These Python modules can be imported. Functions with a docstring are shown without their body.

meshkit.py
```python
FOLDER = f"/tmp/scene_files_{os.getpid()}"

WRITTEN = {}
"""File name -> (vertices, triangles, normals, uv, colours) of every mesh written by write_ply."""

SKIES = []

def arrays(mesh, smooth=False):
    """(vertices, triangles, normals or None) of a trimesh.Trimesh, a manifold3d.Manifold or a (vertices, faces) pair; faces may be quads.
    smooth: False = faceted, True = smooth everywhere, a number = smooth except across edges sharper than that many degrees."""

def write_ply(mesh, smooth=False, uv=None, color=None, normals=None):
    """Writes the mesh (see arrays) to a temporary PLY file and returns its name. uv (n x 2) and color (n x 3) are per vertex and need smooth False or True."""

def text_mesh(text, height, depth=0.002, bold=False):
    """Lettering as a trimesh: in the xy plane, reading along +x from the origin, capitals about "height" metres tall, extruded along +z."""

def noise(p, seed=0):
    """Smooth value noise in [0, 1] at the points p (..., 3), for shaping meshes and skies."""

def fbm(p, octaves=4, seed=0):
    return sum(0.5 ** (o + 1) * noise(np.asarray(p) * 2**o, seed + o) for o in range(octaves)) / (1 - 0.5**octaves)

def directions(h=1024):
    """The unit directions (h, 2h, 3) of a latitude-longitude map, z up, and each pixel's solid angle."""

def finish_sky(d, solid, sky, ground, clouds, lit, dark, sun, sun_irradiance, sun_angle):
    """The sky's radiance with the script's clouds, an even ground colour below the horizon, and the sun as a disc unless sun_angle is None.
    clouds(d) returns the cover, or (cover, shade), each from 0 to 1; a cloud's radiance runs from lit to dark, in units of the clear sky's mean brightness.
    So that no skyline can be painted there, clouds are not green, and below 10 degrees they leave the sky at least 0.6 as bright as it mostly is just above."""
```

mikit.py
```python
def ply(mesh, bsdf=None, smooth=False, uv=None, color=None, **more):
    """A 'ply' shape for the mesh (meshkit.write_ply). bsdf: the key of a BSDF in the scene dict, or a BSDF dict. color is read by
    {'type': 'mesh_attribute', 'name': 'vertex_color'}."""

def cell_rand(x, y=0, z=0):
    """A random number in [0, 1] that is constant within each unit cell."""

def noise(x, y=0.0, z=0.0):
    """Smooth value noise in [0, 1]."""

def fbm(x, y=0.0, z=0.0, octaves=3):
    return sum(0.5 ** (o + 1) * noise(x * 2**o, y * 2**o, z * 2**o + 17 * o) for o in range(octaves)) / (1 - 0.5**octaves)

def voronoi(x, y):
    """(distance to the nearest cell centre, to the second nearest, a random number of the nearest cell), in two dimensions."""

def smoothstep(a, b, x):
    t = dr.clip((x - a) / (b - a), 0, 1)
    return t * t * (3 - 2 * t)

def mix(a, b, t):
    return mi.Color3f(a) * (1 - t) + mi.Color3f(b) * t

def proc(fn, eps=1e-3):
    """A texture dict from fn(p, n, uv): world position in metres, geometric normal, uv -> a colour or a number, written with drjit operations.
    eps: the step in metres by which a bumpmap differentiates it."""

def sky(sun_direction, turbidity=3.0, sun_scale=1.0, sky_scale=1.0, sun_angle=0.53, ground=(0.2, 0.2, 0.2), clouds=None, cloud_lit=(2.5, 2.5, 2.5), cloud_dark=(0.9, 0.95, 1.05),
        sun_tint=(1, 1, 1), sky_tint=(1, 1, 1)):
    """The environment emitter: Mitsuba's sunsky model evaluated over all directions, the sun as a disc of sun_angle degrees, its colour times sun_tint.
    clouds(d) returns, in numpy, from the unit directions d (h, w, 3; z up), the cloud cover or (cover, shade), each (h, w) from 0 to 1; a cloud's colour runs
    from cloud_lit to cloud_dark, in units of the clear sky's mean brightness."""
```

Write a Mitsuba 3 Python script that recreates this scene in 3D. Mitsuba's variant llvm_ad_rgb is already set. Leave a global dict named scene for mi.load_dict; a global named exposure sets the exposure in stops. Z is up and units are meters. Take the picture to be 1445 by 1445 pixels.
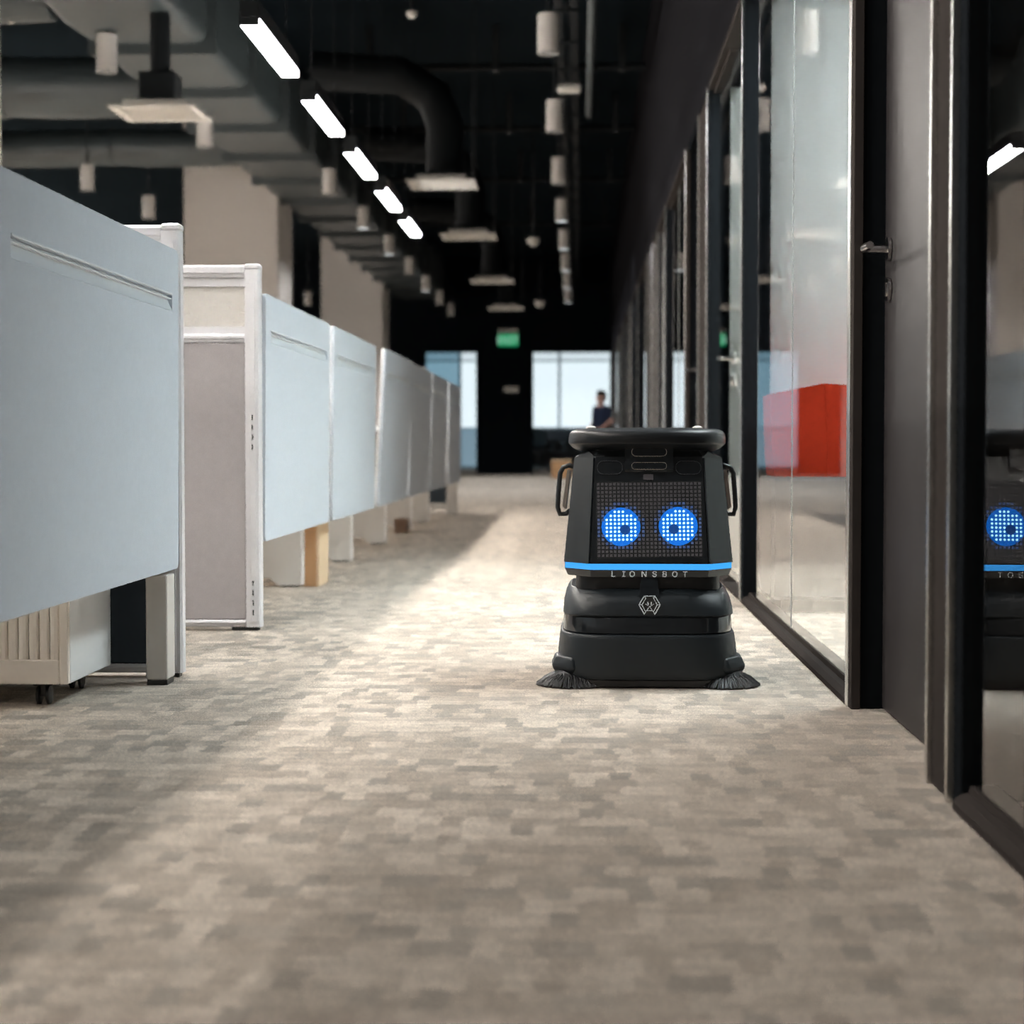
import math, random
import numpy as np, trimesh, drjit as dr, mitsuba as mi
from shapely.geometry import Polygon, Point, LineString, box as sbox
from shapely import affinity
import mikit, meshkit

T = mi.ScalarTransform4f
rng = random.Random(7)
scene, labels = {}, {}

# ------------------------------------------------------------------ camera, light, exposure
F, CAMH = 2600.0, 0.62                      # focal length in pixels of the 1445 px frame, lens height
pitch = math.atan((722.5 - 628.0) / F)      # horizon at y = 628
yaw = math.atan((818.0 - 722.5) * math.cos(pitch) / F)
fwd = [-math.sin(yaw) * math.cos(pitch), math.cos(yaw) * math.cos(pitch), -math.sin(pitch)]
scene['camera'] = {'type': 'thinlens', 'fov': 2 * math.degrees(math.atan(722.5 / F)), 'fov_axis': 'x',
                   'aperture_radius': 0.0085, 'focus_distance': 4.66, 'near_clip': 0.05, 'far_clip': 200.0,
                   'to_world': T().look_at(origin=[0, 0, CAMH], target=[fwd[0], fwd[1], CAMH + fwd[2]], up=[0, 0, 1])}
LAMP = (143.0, 134.0, 124.0)                # linear lamps
ROOM = (26.0, 28.4, 29.2)                   # meeting room ceiling lights
DAY = (0.56, 0.65, 0.69)                       # daylit window blinds at the far end

SHADE = (0.12, 0.22, 0.28)                  # shaded bluish side windows at the far end
DOWN = (11.5, 11.8, 12.0)                   # downlights over the walkway; near and unseen ones are added fill
exposure = 0.50

# ------------------------------------------------------------------ materials
def rgb(*c): return {'type': 'rgb', 'value': list(c)}
def principled(key, color, rough=0.5, metallic=0.0, spec=0.5, **more):
    scene[key] = {'type': 'twosided', 'bsdf': {'type': 'principled', 'base_color': color if isinstance(color, dict) else rgb(*color),
                  'roughness': rough, 'metallic': metallic, 'specular': spec, **more}}
def matte(key, color):
    scene[key] = {'type': 'twosided', 'bsdf': {'type': 'diffuse', 'reflectance': color if isinstance(color, dict) else rgb(*color)}}

def carpet(p, n, uv):
    x, y = p.x + 40.0, p.y + 40.0
    wob = 0.010 * (mikit.noise(x * 31, y * 31, 1) - 0.5) + 0.012 * (mikit.noise(x * 120, y * 120, 7) - 0.5)
    row = dr.floor((y + wob) / 0.070)
    off = mikit.cell_rand(row, 3, 9) * 0.31
    col = dr.floor((x + off + 0.6 * wob) / 0.038)
    join = mikit.cell_rand(dr.floor(col / 2), row, 4)
    col2 = dr.select(join > 0.78, dr.floor(col / 2) * 2, col)
    a = mikit.cell_rand(col2, row, 5)
    half = mikit.cell_rand(col2, dr.floor((y + wob) / 0.035), 8)
    tone = 0.42 * a + 0.2 * half + 0.38 * mikit.fbm(x * 2.3, y * 2.3, 3)
    streak = mikit.noise(x * 14, y * 150, 2)
    fibre = mikit.noise(x * 420, y * 420, 6)
    dark = mikit.smoothstep(0.72, 0.86, mikit.cell_rand(col2, row, 11))
    c = mikit.mix((0.375, 0.325, 0.275), (0.60, 0.530, 0.455), mikit.smoothstep(0.12, 0.88, tone))
    c = mikit.mix(c, (0.26, 0.238, 0.21), dark * 0.62)
    return c * (0.82 + 0.30 * streak) * (0.64 + 0.72 * fibre)
def carpet_height(p, n, uv):
    x, y = p.x + 40.0, p.y + 40.0
    row = dr.floor(y / 0.070); fy = y / 0.070 - row
    edge = mikit.smoothstep(0.0, 0.14, dr.minimum(fy, 1 - fy))
    return 0.0016 * edge + 0.0028 * mikit.noise(x * 300, y * 300, 2) + 0.0016 * mikit.noise(x * 60, y * 160, 4)
scene['material_carpet'] = {'type': 'twosided', 'bsdf': {'type': 'bumpmap', 'arbitrary': mikit.proc(carpet_height, 1e-3), 'scale': 1.0,
                            'bsdf': {'type': 'diffuse', 'reflectance': mikit.proc(carpet)}}}

def weave(base, amount):
    def fn(p, n, uv):
        w = mikit.noise((p.x + p.y) * 900, p.z * 900, 1) * 0.6 + 0.4 * mikit.fbm((p.x + p.y) * 60, p.z * 60, 2)
        return mi.Color3f(*base) * (1 - amount + 2 * amount * w)
    return mikit.proc(fn)
matte('material_blue_grey_fabric', weave((0.57, 0.625, 0.69), 0.06))
matte('material_grey_fabric', weave((0.37, 0.352, 0.36), 0.10))
matte('material_charcoal_and_shade_fabric', weave((0.035, 0.045, 0.055), 0.15))
matte('material_red_fabric', weave((0.47, 0.038, 0.016), 0.12))
matte('material_beige_fabric', weave((0.42, 0.36, 0.28), 0.12))
matte('material_ceiling_black', (0.009, 0.013, 0.016))
matte('material_black_wall', (0.006, 0.008, 0.010))
matte('material_bulkhead', (0.011, 0.011, 0.0125))
matte('material_white_wall', (0.84, 0.86, 0.84))
matte('material_dark_grey_wall', (0.05, 0.052, 0.055))
matte('material_column', (0.78, 0.73, 0.69))
matte('material_pale_blue_wall', (0.42, 0.55, 0.63))
principled('material_duct', (0.026, 0.034, 0.036), 0.42, spec=0.5)
principled('material_duct_black', (0.0035, 0.0050, 0.0058), 0.6, spec=0.10)
principled('material_white_frame', (0.68, 0.68, 0.70), 0.35)
principled('material_white_laminate', (0.74, 0.76, 0.77), 0.38)
principled('material_cream', (0.86, 0.81, 0.74), 0.45)
principled('material_desk_grey', (0.55, 0.53, 0.50), 0.45)
principled('material_edge_white', (0.86, 0.86, 0.86), 0.4)
principled('material_silver', (0.70, 0.68, 0.66), 0.26, metallic=1.0)
principled('material_aluminium_light', (0.64, 0.695, 0.74), 0.28)
matte('material_black_frame', (0.008, 0.0095, 0.011))
matte('material_bronze_frame', (0.033, 0.029, 0.027))
principled('material_door_leaf', (0.022, 0.020, 0.0205), 0.5, spec=0.08)
principled('material_chrome', (0.80, 0.78, 0.76), 0.12, metallic=1.0)
principled('material_black_plastic', (0.008, 0.010, 0.011), 0.38, spec=0.4)
principled('material_black_gloss', (0.006, 0.008, 0.010), 0.07, spec=0.6, clearcoat=0.6, clearcoat_gloss=0.95)
principled('material_robot_grey', (0.009, 0.0125, 0.0150), 0.44, spec=0.25)
principled('material_port_rim', (0.05, 0.055, 0.06), 0.22, metallic=0.5)
principled('material_robot_dark', (0.005, 0.006, 0.007), 0.40, spec=0.22)
principled('material_led_off', (0.060, 0.058, 0.066), 0.4)
principled('material_bristle', (0.008, 0.008, 0.009), 0.55)
principled('material_bronze_strip', (0.42, 0.37, 0.33), 0.28, metallic=0.85)
principled('material_lens', (0.10, 0.105, 0.11), 0.16, spec=0.6)
principled('material_lamp_white', (0.78, 0.74, 0.70), 0.45)
principled('material_fitting_white', (0.70, 0.67, 0.62), 0.42)
principled('material_cardboard', (0.50, 0.29, 0.15), 0.8, spec=0.2)
principled('material_cardboard_edge', (0.66, 0.50, 0.34), 0.8, spec=0.2)
principled('material_dark_wood', (0.10, 0.055, 0.03), 0.5)
principled('material_silicone', (0.30, 0.32, 0.31), 0.5)
matte('material_emitter_black', (0.02, 0.02, 0.02))
principled('material_green', (0.01, 0.35, 0.12), 0.4)
principled('material_far_dark', (0.030, 0.042, 0.052), 0.45)
principled('material_far_blue', (0.20, 0.30, 0.37), 0.5)
matte('material_skin', (0.52, 0.30, 0.24))
matte('material_hair', (0.015, 0.012, 0.012))
matte('material_navy_cloth', (0.018, 0.024, 0.045))
matte('material_trousers', (0.02, 0.022, 0.028))
scene['material_glass'] = {'type': 'thindielectric', 'int_ior': 1.52, 'ext_ior': 1.0, 'specular_transmittance': rgb(0.89, 0.92, 0.92)}
scene['material_ribbed_pane'] = {'type': 'principledthin', 'base_color': rgb(0.60, 0.585, 0.56), 'roughness': 0.35, 'diff_trans': 0.8, 'spec_trans': 0.12}

# ------------------------------------------------------------------ helpers
def entry(key):
    if key not in scene: return key
    k = 1
    while f'{key}_{k:03d}' in scene: k += 1
    return f'{key}_{k:03d}'
roots = set()
def thing(name, label=None, cat=None, group=None, kind=None):
    key, k = name, 0
    while key in roots or key in scene:
        k += 1; key = f'{name}_{k:03d}'
    roots.add(key)
    d = {}
    if label: d['label'] = label
    if cat: d['category'] = cat
    if group: d['group'] = group
    if kind: d['kind'] = kind
    labels[key] = d
    return key
def area(c, w=1.0): return {'type': 'area', 'radiance': rgb(*c), 'sampling_weight': w}
def put(name, mesh, mat, parent=None, smooth=False, label=None, kind=None, emit=None, weight=1.0):
    key = entry(name if parent is None else parent + '__' + name)
    more = {'emitter': area(emit, weight)} if emit else {}
    scene[key] = mikit.ply(mesh, mat, smooth=smooth, **more)
    if label or kind:
        labels[key] = {k: v for k, v in (('label', label), ('kind', kind)) if v}
    return key
def solo(name, mesh, mat, label, cat, group=None, smooth=False, kind=None, emit=None):
    key = thing(name, label, cat, group, kind)
    more = {'emitter': {'type': 'area', 'radiance': rgb(*emit)}} if emit else {}
    scene[key] = mikit.ply(mesh, mat, smooth=smooth, **more)
    return key
def struct(name, mesh, mat, parent=None, label=None):
    if parent is None:
        roots.add(name); labels[name] = {'kind': 'structure'}
        if label: labels[name]['label'] = label
        scene[name] = mikit.ply(mesh, mat)
        return name
    return put(name, mesh, mat, parent, label=label)
def structroot(name, label=None):
    roots.add(name); labels[name] = {'kind': 'structure'}
    if label: labels[name]['label'] = label
    return name

def hull(pts): return trimesh.convex.convex_hull(np.asarray(pts, float))
def cbox(x0, x1, y0, y1, z0, z1, c=0.0):
    """a box with chamfered edges"""
    if c <= 0:
        m = trimesh.creation.box((x1 - x0, y1 - y0, z1 - z0)); m.apply_translation(((x0 + x1) / 2, (y0 + y1) / 2, (z0 + z1) / 2)); return m
    c = min(c, 0.45 * min(x1 - x0, y1 - y0, z1 - z0))
    X, Y, Z = ((x0, c), (x1, -c)), ((y0, c), (y1, -c)), ((z0, c), (z1, -c))
    pts = []
    for x, a in X:
        for y, b in Y:
            for z, d in Z:
                pts += [(x, y + b, z + d), (x + a, y, z + d), (x + a, y + b, z)]
    return hull(pts)
def cat(*ms):
    ms = [m for a in ms for m in (a if isinstance(a, (list, tuple)) else [a])]
    return trimesh.util.concatenate(ms)
def prism(poly, a, b, axis='z'):
    """polygon extruded from a to b; axis x: polygon in (y, z); axis y: polygon in (x, z); axis z: polygon in (x, y)"""
    m = trimesh.creation.extrude_polygon(poly, b - a, engine='earcut')
    v = np.array(m.vertices); u, w, t = v[:, 0], v[:, 1], v[:, 2] + a
    if axis == 'x': m.vertices = np.stack([t, u, w], 1)
    elif axis == 'y':
        m.vertices = np.stack([u, t, w], 1); m.faces = m.faces[:, ::-1]
    else: m.vertices = np.stack([u, w, t], 1)
    return m
def tube(path, r, n=10, caps=True):
    p = np.asarray(path, float)
    r = np.broadcast_to(np.asarray(r, float), (len(p),))
    t = np.gradient(p, axis=0); t /= np.linalg.norm(t, axis=1, keepdims=True)
    ref = np.array([0, 0, 1.0]) if abs(t[0, 2]) < 0.9 else np.array([1.0, 0, 0])
    rings = []
    a = np.cross(t[0], ref); a /= np.linalg.norm(a)
    ang = np.arange(n) * 2 * np.pi / n
    for i in range(len(p)):
        a = a - t[i] * (a @ t[i]); a /= np.linalg.norm(a)
        b = np.cross(t[i], a)
        rings.append(p[i] + r[i] * (np.cos(ang)[:, None] * a + np.sin(ang)[:, None] * b))
    return loft(rings, caps)
def loft(rings, caps=True):
    n = len(rings[0]); v = list(np.vstack(rings)); f = []
    for k in range(len(rings) - 1):
        for i in range(n):
            j = (i + 1) % n; a, b, c, d = k * n + i, k * n + j, (k + 1) * n + j, (k + 1) * n + i
            f += [(a, b, c), (a, c, d)]
    if caps:
        for k, flip in ((0, True), (len(rings) - 1, False)):
            v.append(np.mean(rings[k], axis=0)); q = len(v) - 1
            for i in range(n):
                j = (i + 1) % n
                f.append((q, k * n + j, k * n + i) if flip else (q, k * n + i, k * n + j))
    m = trimesh.Trimesh(np.array(v), np.array(f), process=False)
    return m
def lathe(profile, n=28, at=(0, 0, 0)):
    ang = np.arange(n) * 2 * np.pi / n
    rings = [np.stack([r * np.cos(ang), r * np.sin(ang), np.full(n, z)], 1) + np.asarray(at) for r, z in profile]
    return loft(rings, True)
def sup(a, b, p, z, n=64, cx=0.0, cy=0.0):
    t = np.arange(n) * 2 * np.pi / n
    c, s = np.cos(t), np.sin(t)
    return np.stack([cx + a * np.sign(c) * np.abs(c) ** (2 / p), cy + b * np.sign(s) * np.abs(s) ** (2 / p), np.full(n, z)], 1)
def moved(m, d):
    m = m.copy(); m.apply_translation(d); return m
def rounded(w, h, r, x=0.0, y=0.0):
    return sbox(x - w / 2 + r, y - h / 2 + r, x + w / 2 - r, y + h / 2 - r).buffer(r, quad_segs=5)
def nth(i): return ['nearest', 'second nearest', 'third nearest', 'fourth nearest', 'fifth nearest', 'sixth nearest', 'seventh nearest', 'eighth nearest', 'ninth nearest', 'tenth nearest', 'eleventh nearest', 'twelfth nearest'][i]

# ------------------------------------------------------------------ the setting
TOP, CEIL, GX, FX, DX = 2.40, 4.60, 0.667, 0.635, 0.709
struct('floor', cbox(-14, 6.2, -3.2, 48, -0.05, 0.0), 'material_carpet', label='beige and grey block pattern carpet along the office corridor')
struct('ceiling', cbox(-14, 6.2, -3.2, 48, CEIL, CEIL + 0.1), 'material_ceiling_black')
struct('wall_left', cbox(-14.1, -14, -3.2, 48, 0, CEIL), 'material_black_wall')
struct('wall_back', cbox(-14, 6.2, -3.3, -3.2, 0, CEIL), 'material_dark_grey_wall')
struct('wall_right', cbox(0.64, 0.80, -3.2, 39.0, TOP, CEIL), 'material_bulkhead', label='black bulkhead wall above the glass offices')
struct('wall_rooms', cbox(6.1, 6.2, -3.2, 48, 0, CEIL), 'material_black_wall')
end = sbox(-14, 0, 6.1, CEIL).difference(sbox(-3.27, -1, -2.19, 2.585)).difference(sbox(-0.99, -1, 0.80, 2.585)).difference(sbox(2.2, -1, 4.9, 2.4))
struct('wall_end', prism(end, 39.0, 39.25, 'y'), 'material_black_wall', label='black wall at the corridor end with two openings')
# rooms behind the glass
def roomwall(name, y, mat, x0=0.75, x1=6.1): struct(name, cbox(x0, x1, y, y + 0.10, 0, 2.75), mat)
roomwall('wall_room_near', 4.30, 'material_black_wall', 0.80)
roomwall('wall_meeting_room', 7.32, 'material_white_wall')
roomwall('wall_small_room', 9.27, 'material_white_wall')
struct('trim_1', cbox(0.674, 0.75, 7.32, 7.42, 0, TOP), 'material_black_frame')
struct('trim_2', cbox(0.674, 0.75, 9.31, 9.40, 0, TOP), 'material_black_frame')
struct('ceiling_rooms', cbox(0.80, 6.1, 4.30, 9.37, 2.75, 2.80), 'material_white_wall')
struct('ceiling_near_room', cbox(0.80, 6.1, -3.2, 4.30, 2.75, 2.80), 'material_black_wall')
struct('wall_meeting_room_side', cbox(4.2, 4.3, 4.40, 9.27, 0, 2.75), 'material_white_wall')

# the glass front: windows with panes, doors with leaves
nwin, ndoor = [0], [0]
def window(y0, y1, panes):
    nwin[0] += 1
    w = structroot(f'window_{nwin[0]}')
    L = (y1 - y0) / panes
    for i in range(panes):
        a, b = y0 + i * L + 0.0015, y0 + (i + 1) * L - 0.0015
        put('pane', trimesh.Trimesh([(GX, a, 0.03), (GX, b, 0.03), (GX, b, TOP - 0.02), (GX, a, TOP - 0.02)], [(0, 1, 2), (0, 2, 3)], process=False), 'material_glass', w)
    for i in range(1, panes): put('joint', cbox(GX - 0.002, GX + 0.002, y0 + i * L - 0.0012, y0 + i * L + 0.0012, 0.042, TOP - 0.045), 'material_silicone', w)
    put('sill_rail', prism(Polygon([(FX, 0), (0.71, 0), (0.71, 0.042), (GX - 0.004, 0.042), (GX - 0.006, 0.030), (FX + 0.012, 0.026), (FX, 0.014)]), y0, y1, 'y'), 'material_bronze_frame', w)
    put('head_rail', prism(Polygon([(FX, TOP), (0.71, TOP), (0.71, TOP - 0.045), (GX - 0.004, TOP - 0.045), (GX - 0.006, TOP - 0.030), (FX, TOP - 0.028)]), y0, y1, 'y'), 'material_bronze_frame', w)
def mullion(y0, y1):
    w = f'window_{nwin[0]}'
    put('mullion', cat(cbox(FX + 0.004, 0.71, y0, y1, 0, TOP, 0.002)), 'material_black_frame', w)
    put('trim_strip', cbox(FX - 0.003, FX + 0.006, y1 - 0.012, y1 + 0.006, 0, TOP, 0.002), 'material_silver', w)
def handle(door, yh, zh=1.067, X=DX, span=-0.11, lock=True):
    """lever on a round rosette that stands out into the corridor"""
    ang = np.linspace(0, math.pi / 2, 7)
    bend = [(X - 0.045 - 0.018 * math.sin(a), yh + math.copysign(0.018, span) * (1 - math.cos(a)), zh) for a in ang]
    path = [(X - 0.006, yh, zh)] + bend + [(X - 0.064, yh + span * 0.6, zh - 0.001), (X - 0.064, yh + span, zh - 0.002)]
    put('lever', tube(path, [0.009] * (len(path) - 1) + [0.0085], 12), 'material_chrome', door, smooth=50, label='chrome lever handle')
    ros = lathe([(0.0, 0.0), (0.024, 0.0), (0.0265, 0.002), (0.0265, 0.009), (0.0, 0.009)], 28)
    ros.apply_transform(trimesh.transformations.rotation_matrix(-math.pi / 2, (0, 1, 0)))
    put('rosette', moved(ros, (X, yh, zh)), 'material_chrome', door, smooth=40)
    if lock:
        put('lock_plate', moved(ros, (X, yh, zh - 0.092)), 'material_chrome', door, smooth=40)
        put('lock_cylinder', cat(prism(rounded(0.018, 0.034, 0.0085, yh, zh - 0.092), X - 0.013, X - 0.008, 'x')), 'material_chrome', door)
def door(y0, y1, label):
    """jamb on the near side, recessed leaf, post on the far side"""
    ndoor[0] += 1
    d = structroot(f'door_{ndoor[0]}', label)
    put('leaf', cbox(DX, DX + 0.045, y0, y1, 0.004, TOP - 0.03, 0.002), 'material_door_leaf', d)
    put('head', cbox(FX + 0.01, 0.78, y0, y1, TOP - 0.03, TOP, 0.002), 'material_black_frame', d)
    handle(d, y1 - 0.075, 1.067)
    return d
def jamb(d, y0, y1):
    put('jamb', cbox(FX + 0.010, 0.78, y0 + 0.012, y1 - 0.010, 0, TOP, 0.002), 'material_bronze_frame', d)
    put('trim_strip', cbox(FX, FX + 0.02, y1 - 0.016, y1, 0, TOP, 0.002), 'material_silver', d)
    put('trim_strip', cbox(FX, FX + 0.02, y0, y0 + 0.014, 0, TOP, 0.002), 'material_silver', d)
def post(d, y0, y1):
    put('post', cbox(FX + 0.02, 0.80, y0 + 0.012, y1, 0, TOP, 0.002), 'material_black_frame', d)
    put('post_cap', cbox(FX + 0.001, FX + 0.024, y0, y1 - 0.02, 0, TOP, 0.002), 'material_bronze_frame', d)
    put('trim_strip', cbox(FX - 0.002, FX + 0.012, y1 - 0.05, y1 - 0.012, 0, TOP, 0.002), 'material_silver', d)
window(-3.2, 3.14, 5)
put('mullion', cbox(0.648, 0.69, 3.14, 3.20, 0, TOP, 0.003), 'material_black_frame', 'window_1')
d = door(3.40, 4.33, 'dark grey door with lever handle beside the near glass panel')
jamb(d, 3.20, 3.40); post(d, 4.33, 4.42)
window(4.40, 7.24, 2); mullion(7.24, 7.31)
ndoor[0] += 1
gd = structroot(f'door_{ndoor[0]}', 'frameless glass door with small lever handle')
put('pane', trimesh.Trimesh([(GX, 7.33, 0.01), (GX, 8.22, 0.01), (GX, 8.22, TOP - 0.03), (GX, 7.33, TOP - 0.03)], [(0, 1, 2), (0, 2, 3)], process=False), 'material_glass', gd)
put('threshold', cbox(FX, 0.71, 7.31, 8.23, 0, 0.012, 0.002), 'material_bronze_frame', gd)
put('head', cbox(FX, 0.71, 7.31, 8.23, TOP - 0.03, TOP, 0.002), 'material_bronze_frame', gd)
handle(gd, 8.02, 0.995, GX - 0.004, -0.10)
window(8.23, 9.20, 1); mullion(9.20, 9.30)
def far_mullion(y0, y1): put('mullion', cbox(0.652, 0.71, y0, y1, 0, TOP, 0.002), 'material_black_frame', f'window_{nwin[0]}')
def blank(n, y0, y1): struct(f'trim_{n}', cbox(0.655, 0.76, y0, y1, 0, TOP, 0.004), 'material_black_frame')
d = door(10.05, 11.10, 'dark office door behind the robot, beyond the glass door')
jamb(d, 9.30, 10.05); post(d, 11.10, 11.24)
window(11.24, 13.70, 2); far_mullion(13.70, 13.78); window(13.78, 15.25, 1); far_mullion(15.25, 15.32)
d = door(16.10, 17.05, 'dark office door furthest along the glass wall')
jamb(d, 15.32, 16.10); post(d, 17.05, 17.25)
window(17.25, 19.40, 2); far_mullion(19.40, 19.50); window(19.50, 21.40, 1)
blank(3, 21.40, 22.60); window(22.60, 26.30, 2)
blank(4, 26.30, 27.60); window(27.60, 35.0, 4); far_mullion(35.0, 35.1); window(35.1, 39.0, 2)

# meeting room ceiling lights
DAY = (0.56, 0.65, 0.69)                       # daylit window blinds at the far end

SHADE = (0.12, 0.22, 0.28)                  # shaded bluish side windows at the far end
DOWN = (11.5, 11.8, 12.0)                   # downlights over the walkway; near and unseen ones are added fill
exposure = 0.50

# ------------------------------------------------------------------ materials
def rgb(*c): return {'type': 'rgb', 'value': list(c)}
def principled(key, color, rough=0.5, metallic=0.0, spec=0.5, **more):
    scene[key] = {'type': 'twosided', 'bsdf': {'type': 'principled', 'base_color': color if isinstance(color, dict) else rgb(*color),
                  'roughness': rough, 'metallic': metallic, 'specular': spec, **more}}
def matte(key, color):
    scene[key] = {'type': 'twosided', 'bsdf': {'type': 'diffuse', 'reflectance': color if isinstance(color, dict) else rgb(*color)}}

def carpet(p, n, uv):
    x, y = p.x + 40.0, p.y + 40.0
    wob = 0.010 * (mikit.noise(x * 31, y * 31, 1) - 0.5) + 0.012 * (mikit.noise(x * 120, y * 120, 7) - 0.5)
    row = dr.floor((y + wob) / 0.070)
    off = mikit.cell_rand(row, 3, 9) * 0.31
    col = dr.floor((x + off + 0.6 * wob) / 0.038)
    join = mikit.cell_rand(dr.floor(col / 2), row, 4)
    col2 = dr.select(join > 0.78, dr.floor(col / 2) * 2, col)
    a = mikit.cell_rand(col2, row, 5)
    half = mikit.cell_rand(col2, dr.floor((y + wob) / 0.035), 8)
    tone = 0.42 * a + 0.2 * half + 0.38 * mikit.fbm(x * 2.3, y * 2.3, 3)
    streak = mikit.noise(x * 14, y * 150, 2)
    fibre = mikit.noise(x * 420, y * 420, 6)
    dark = mikit.smoothstep(0.72, 0.86, mikit.cell_rand(col2, row, 11))
    c = mikit.mix((0.375, 0.325, 0.275), (0.60, 0.530, 0.455), mikit.smoothstep(0.12, 0.88, tone))
    c = mikit.mix(c, (0.26, 0.238, 0.21), dark * 0.62)
    return c * (0.82 + 0.30 * streak) * (0.64 + 0.72 * fibre)
def carpet_height(p, n, uv):
    x, y = p.x + 40.0, p.y + 40.0
    row = dr.floor(y / 0.070); fy = y / 0.070 - row
    edge = mikit.smoothstep(0.0, 0.14, dr.minimum(fy, 1 - fy))
    return 0.0016 * edge + 0.0028 * mikit.noise(x * 300, y * 300, 2) + 0.0016 * mikit.noise(x * 60, y * 160, 4)
scene['material_carpet'] = {'type': 'twosided', 'bsdf': {'type': 'bumpmap', 'arbitrary': mikit.proc(carpet_height, 1e-3), 'scale': 1.0,
                            'bsdf': {'type': 'diffuse', 'reflectance': mikit.proc(carpet)}}}

def weave(base, amount):
    def fn(p, n, uv):
        w = mikit.noise((p.x + p.y) * 900, p.z * 900, 1) * 0.6 + 0.4 * mikit.fbm((p.x + p.y) * 60, p.z * 60, 2)
        return mi.Color3f(*base) * (1 - amount + 2 * amount * w)
    return mikit.proc(fn)
matte('material_blue_grey_fabric', weave((0.57, 0.625, 0.69), 0.06))
matte('material_grey_fabric', weave((0.37, 0.352, 0.36), 0.10))
matte('material_charcoal_and_shade_fabric', weave((0.035, 0.045, 0.055), 0.15))
matte('material_red_fabric', weave((0.47, 0.038, 0.016), 0.12))
matte('material_beige_fabric', weave((0.42, 0.36, 0.28), 0.12))
matte('material_ceiling_black', (0.009, 0.013, 0.016))
matte('material_black_wall', (0.006, 0.008, 0.010))
matte('material_bulkhead', (0.011, 0.011, 0.0125))
matte('material_white_wall', (0.84, 0.86, 0.84))
matte('material_dark_grey_wall', (0.05, 0.052, 0.055))
matte('material_column', (0.78, 0.73, 0.69))
matte('material_pale_blue_wall', (0.42, 0.55, 0.63))
principled('material_duct', (0.026, 0.034, 0.036), 0.42, spec=0.5)
principled('material_duct_black', (0.0035, 0.0050, 0.0058), 0.6, spec=0.10)
principled('material_white_frame', (0.68, 0.68, 0.70), 0.35)
principled('material_white_laminate', (0.74, 0.76, 0.77), 0.38)
principled('material_cream', (0.86, 0.81, 0.74), 0.45)
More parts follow.
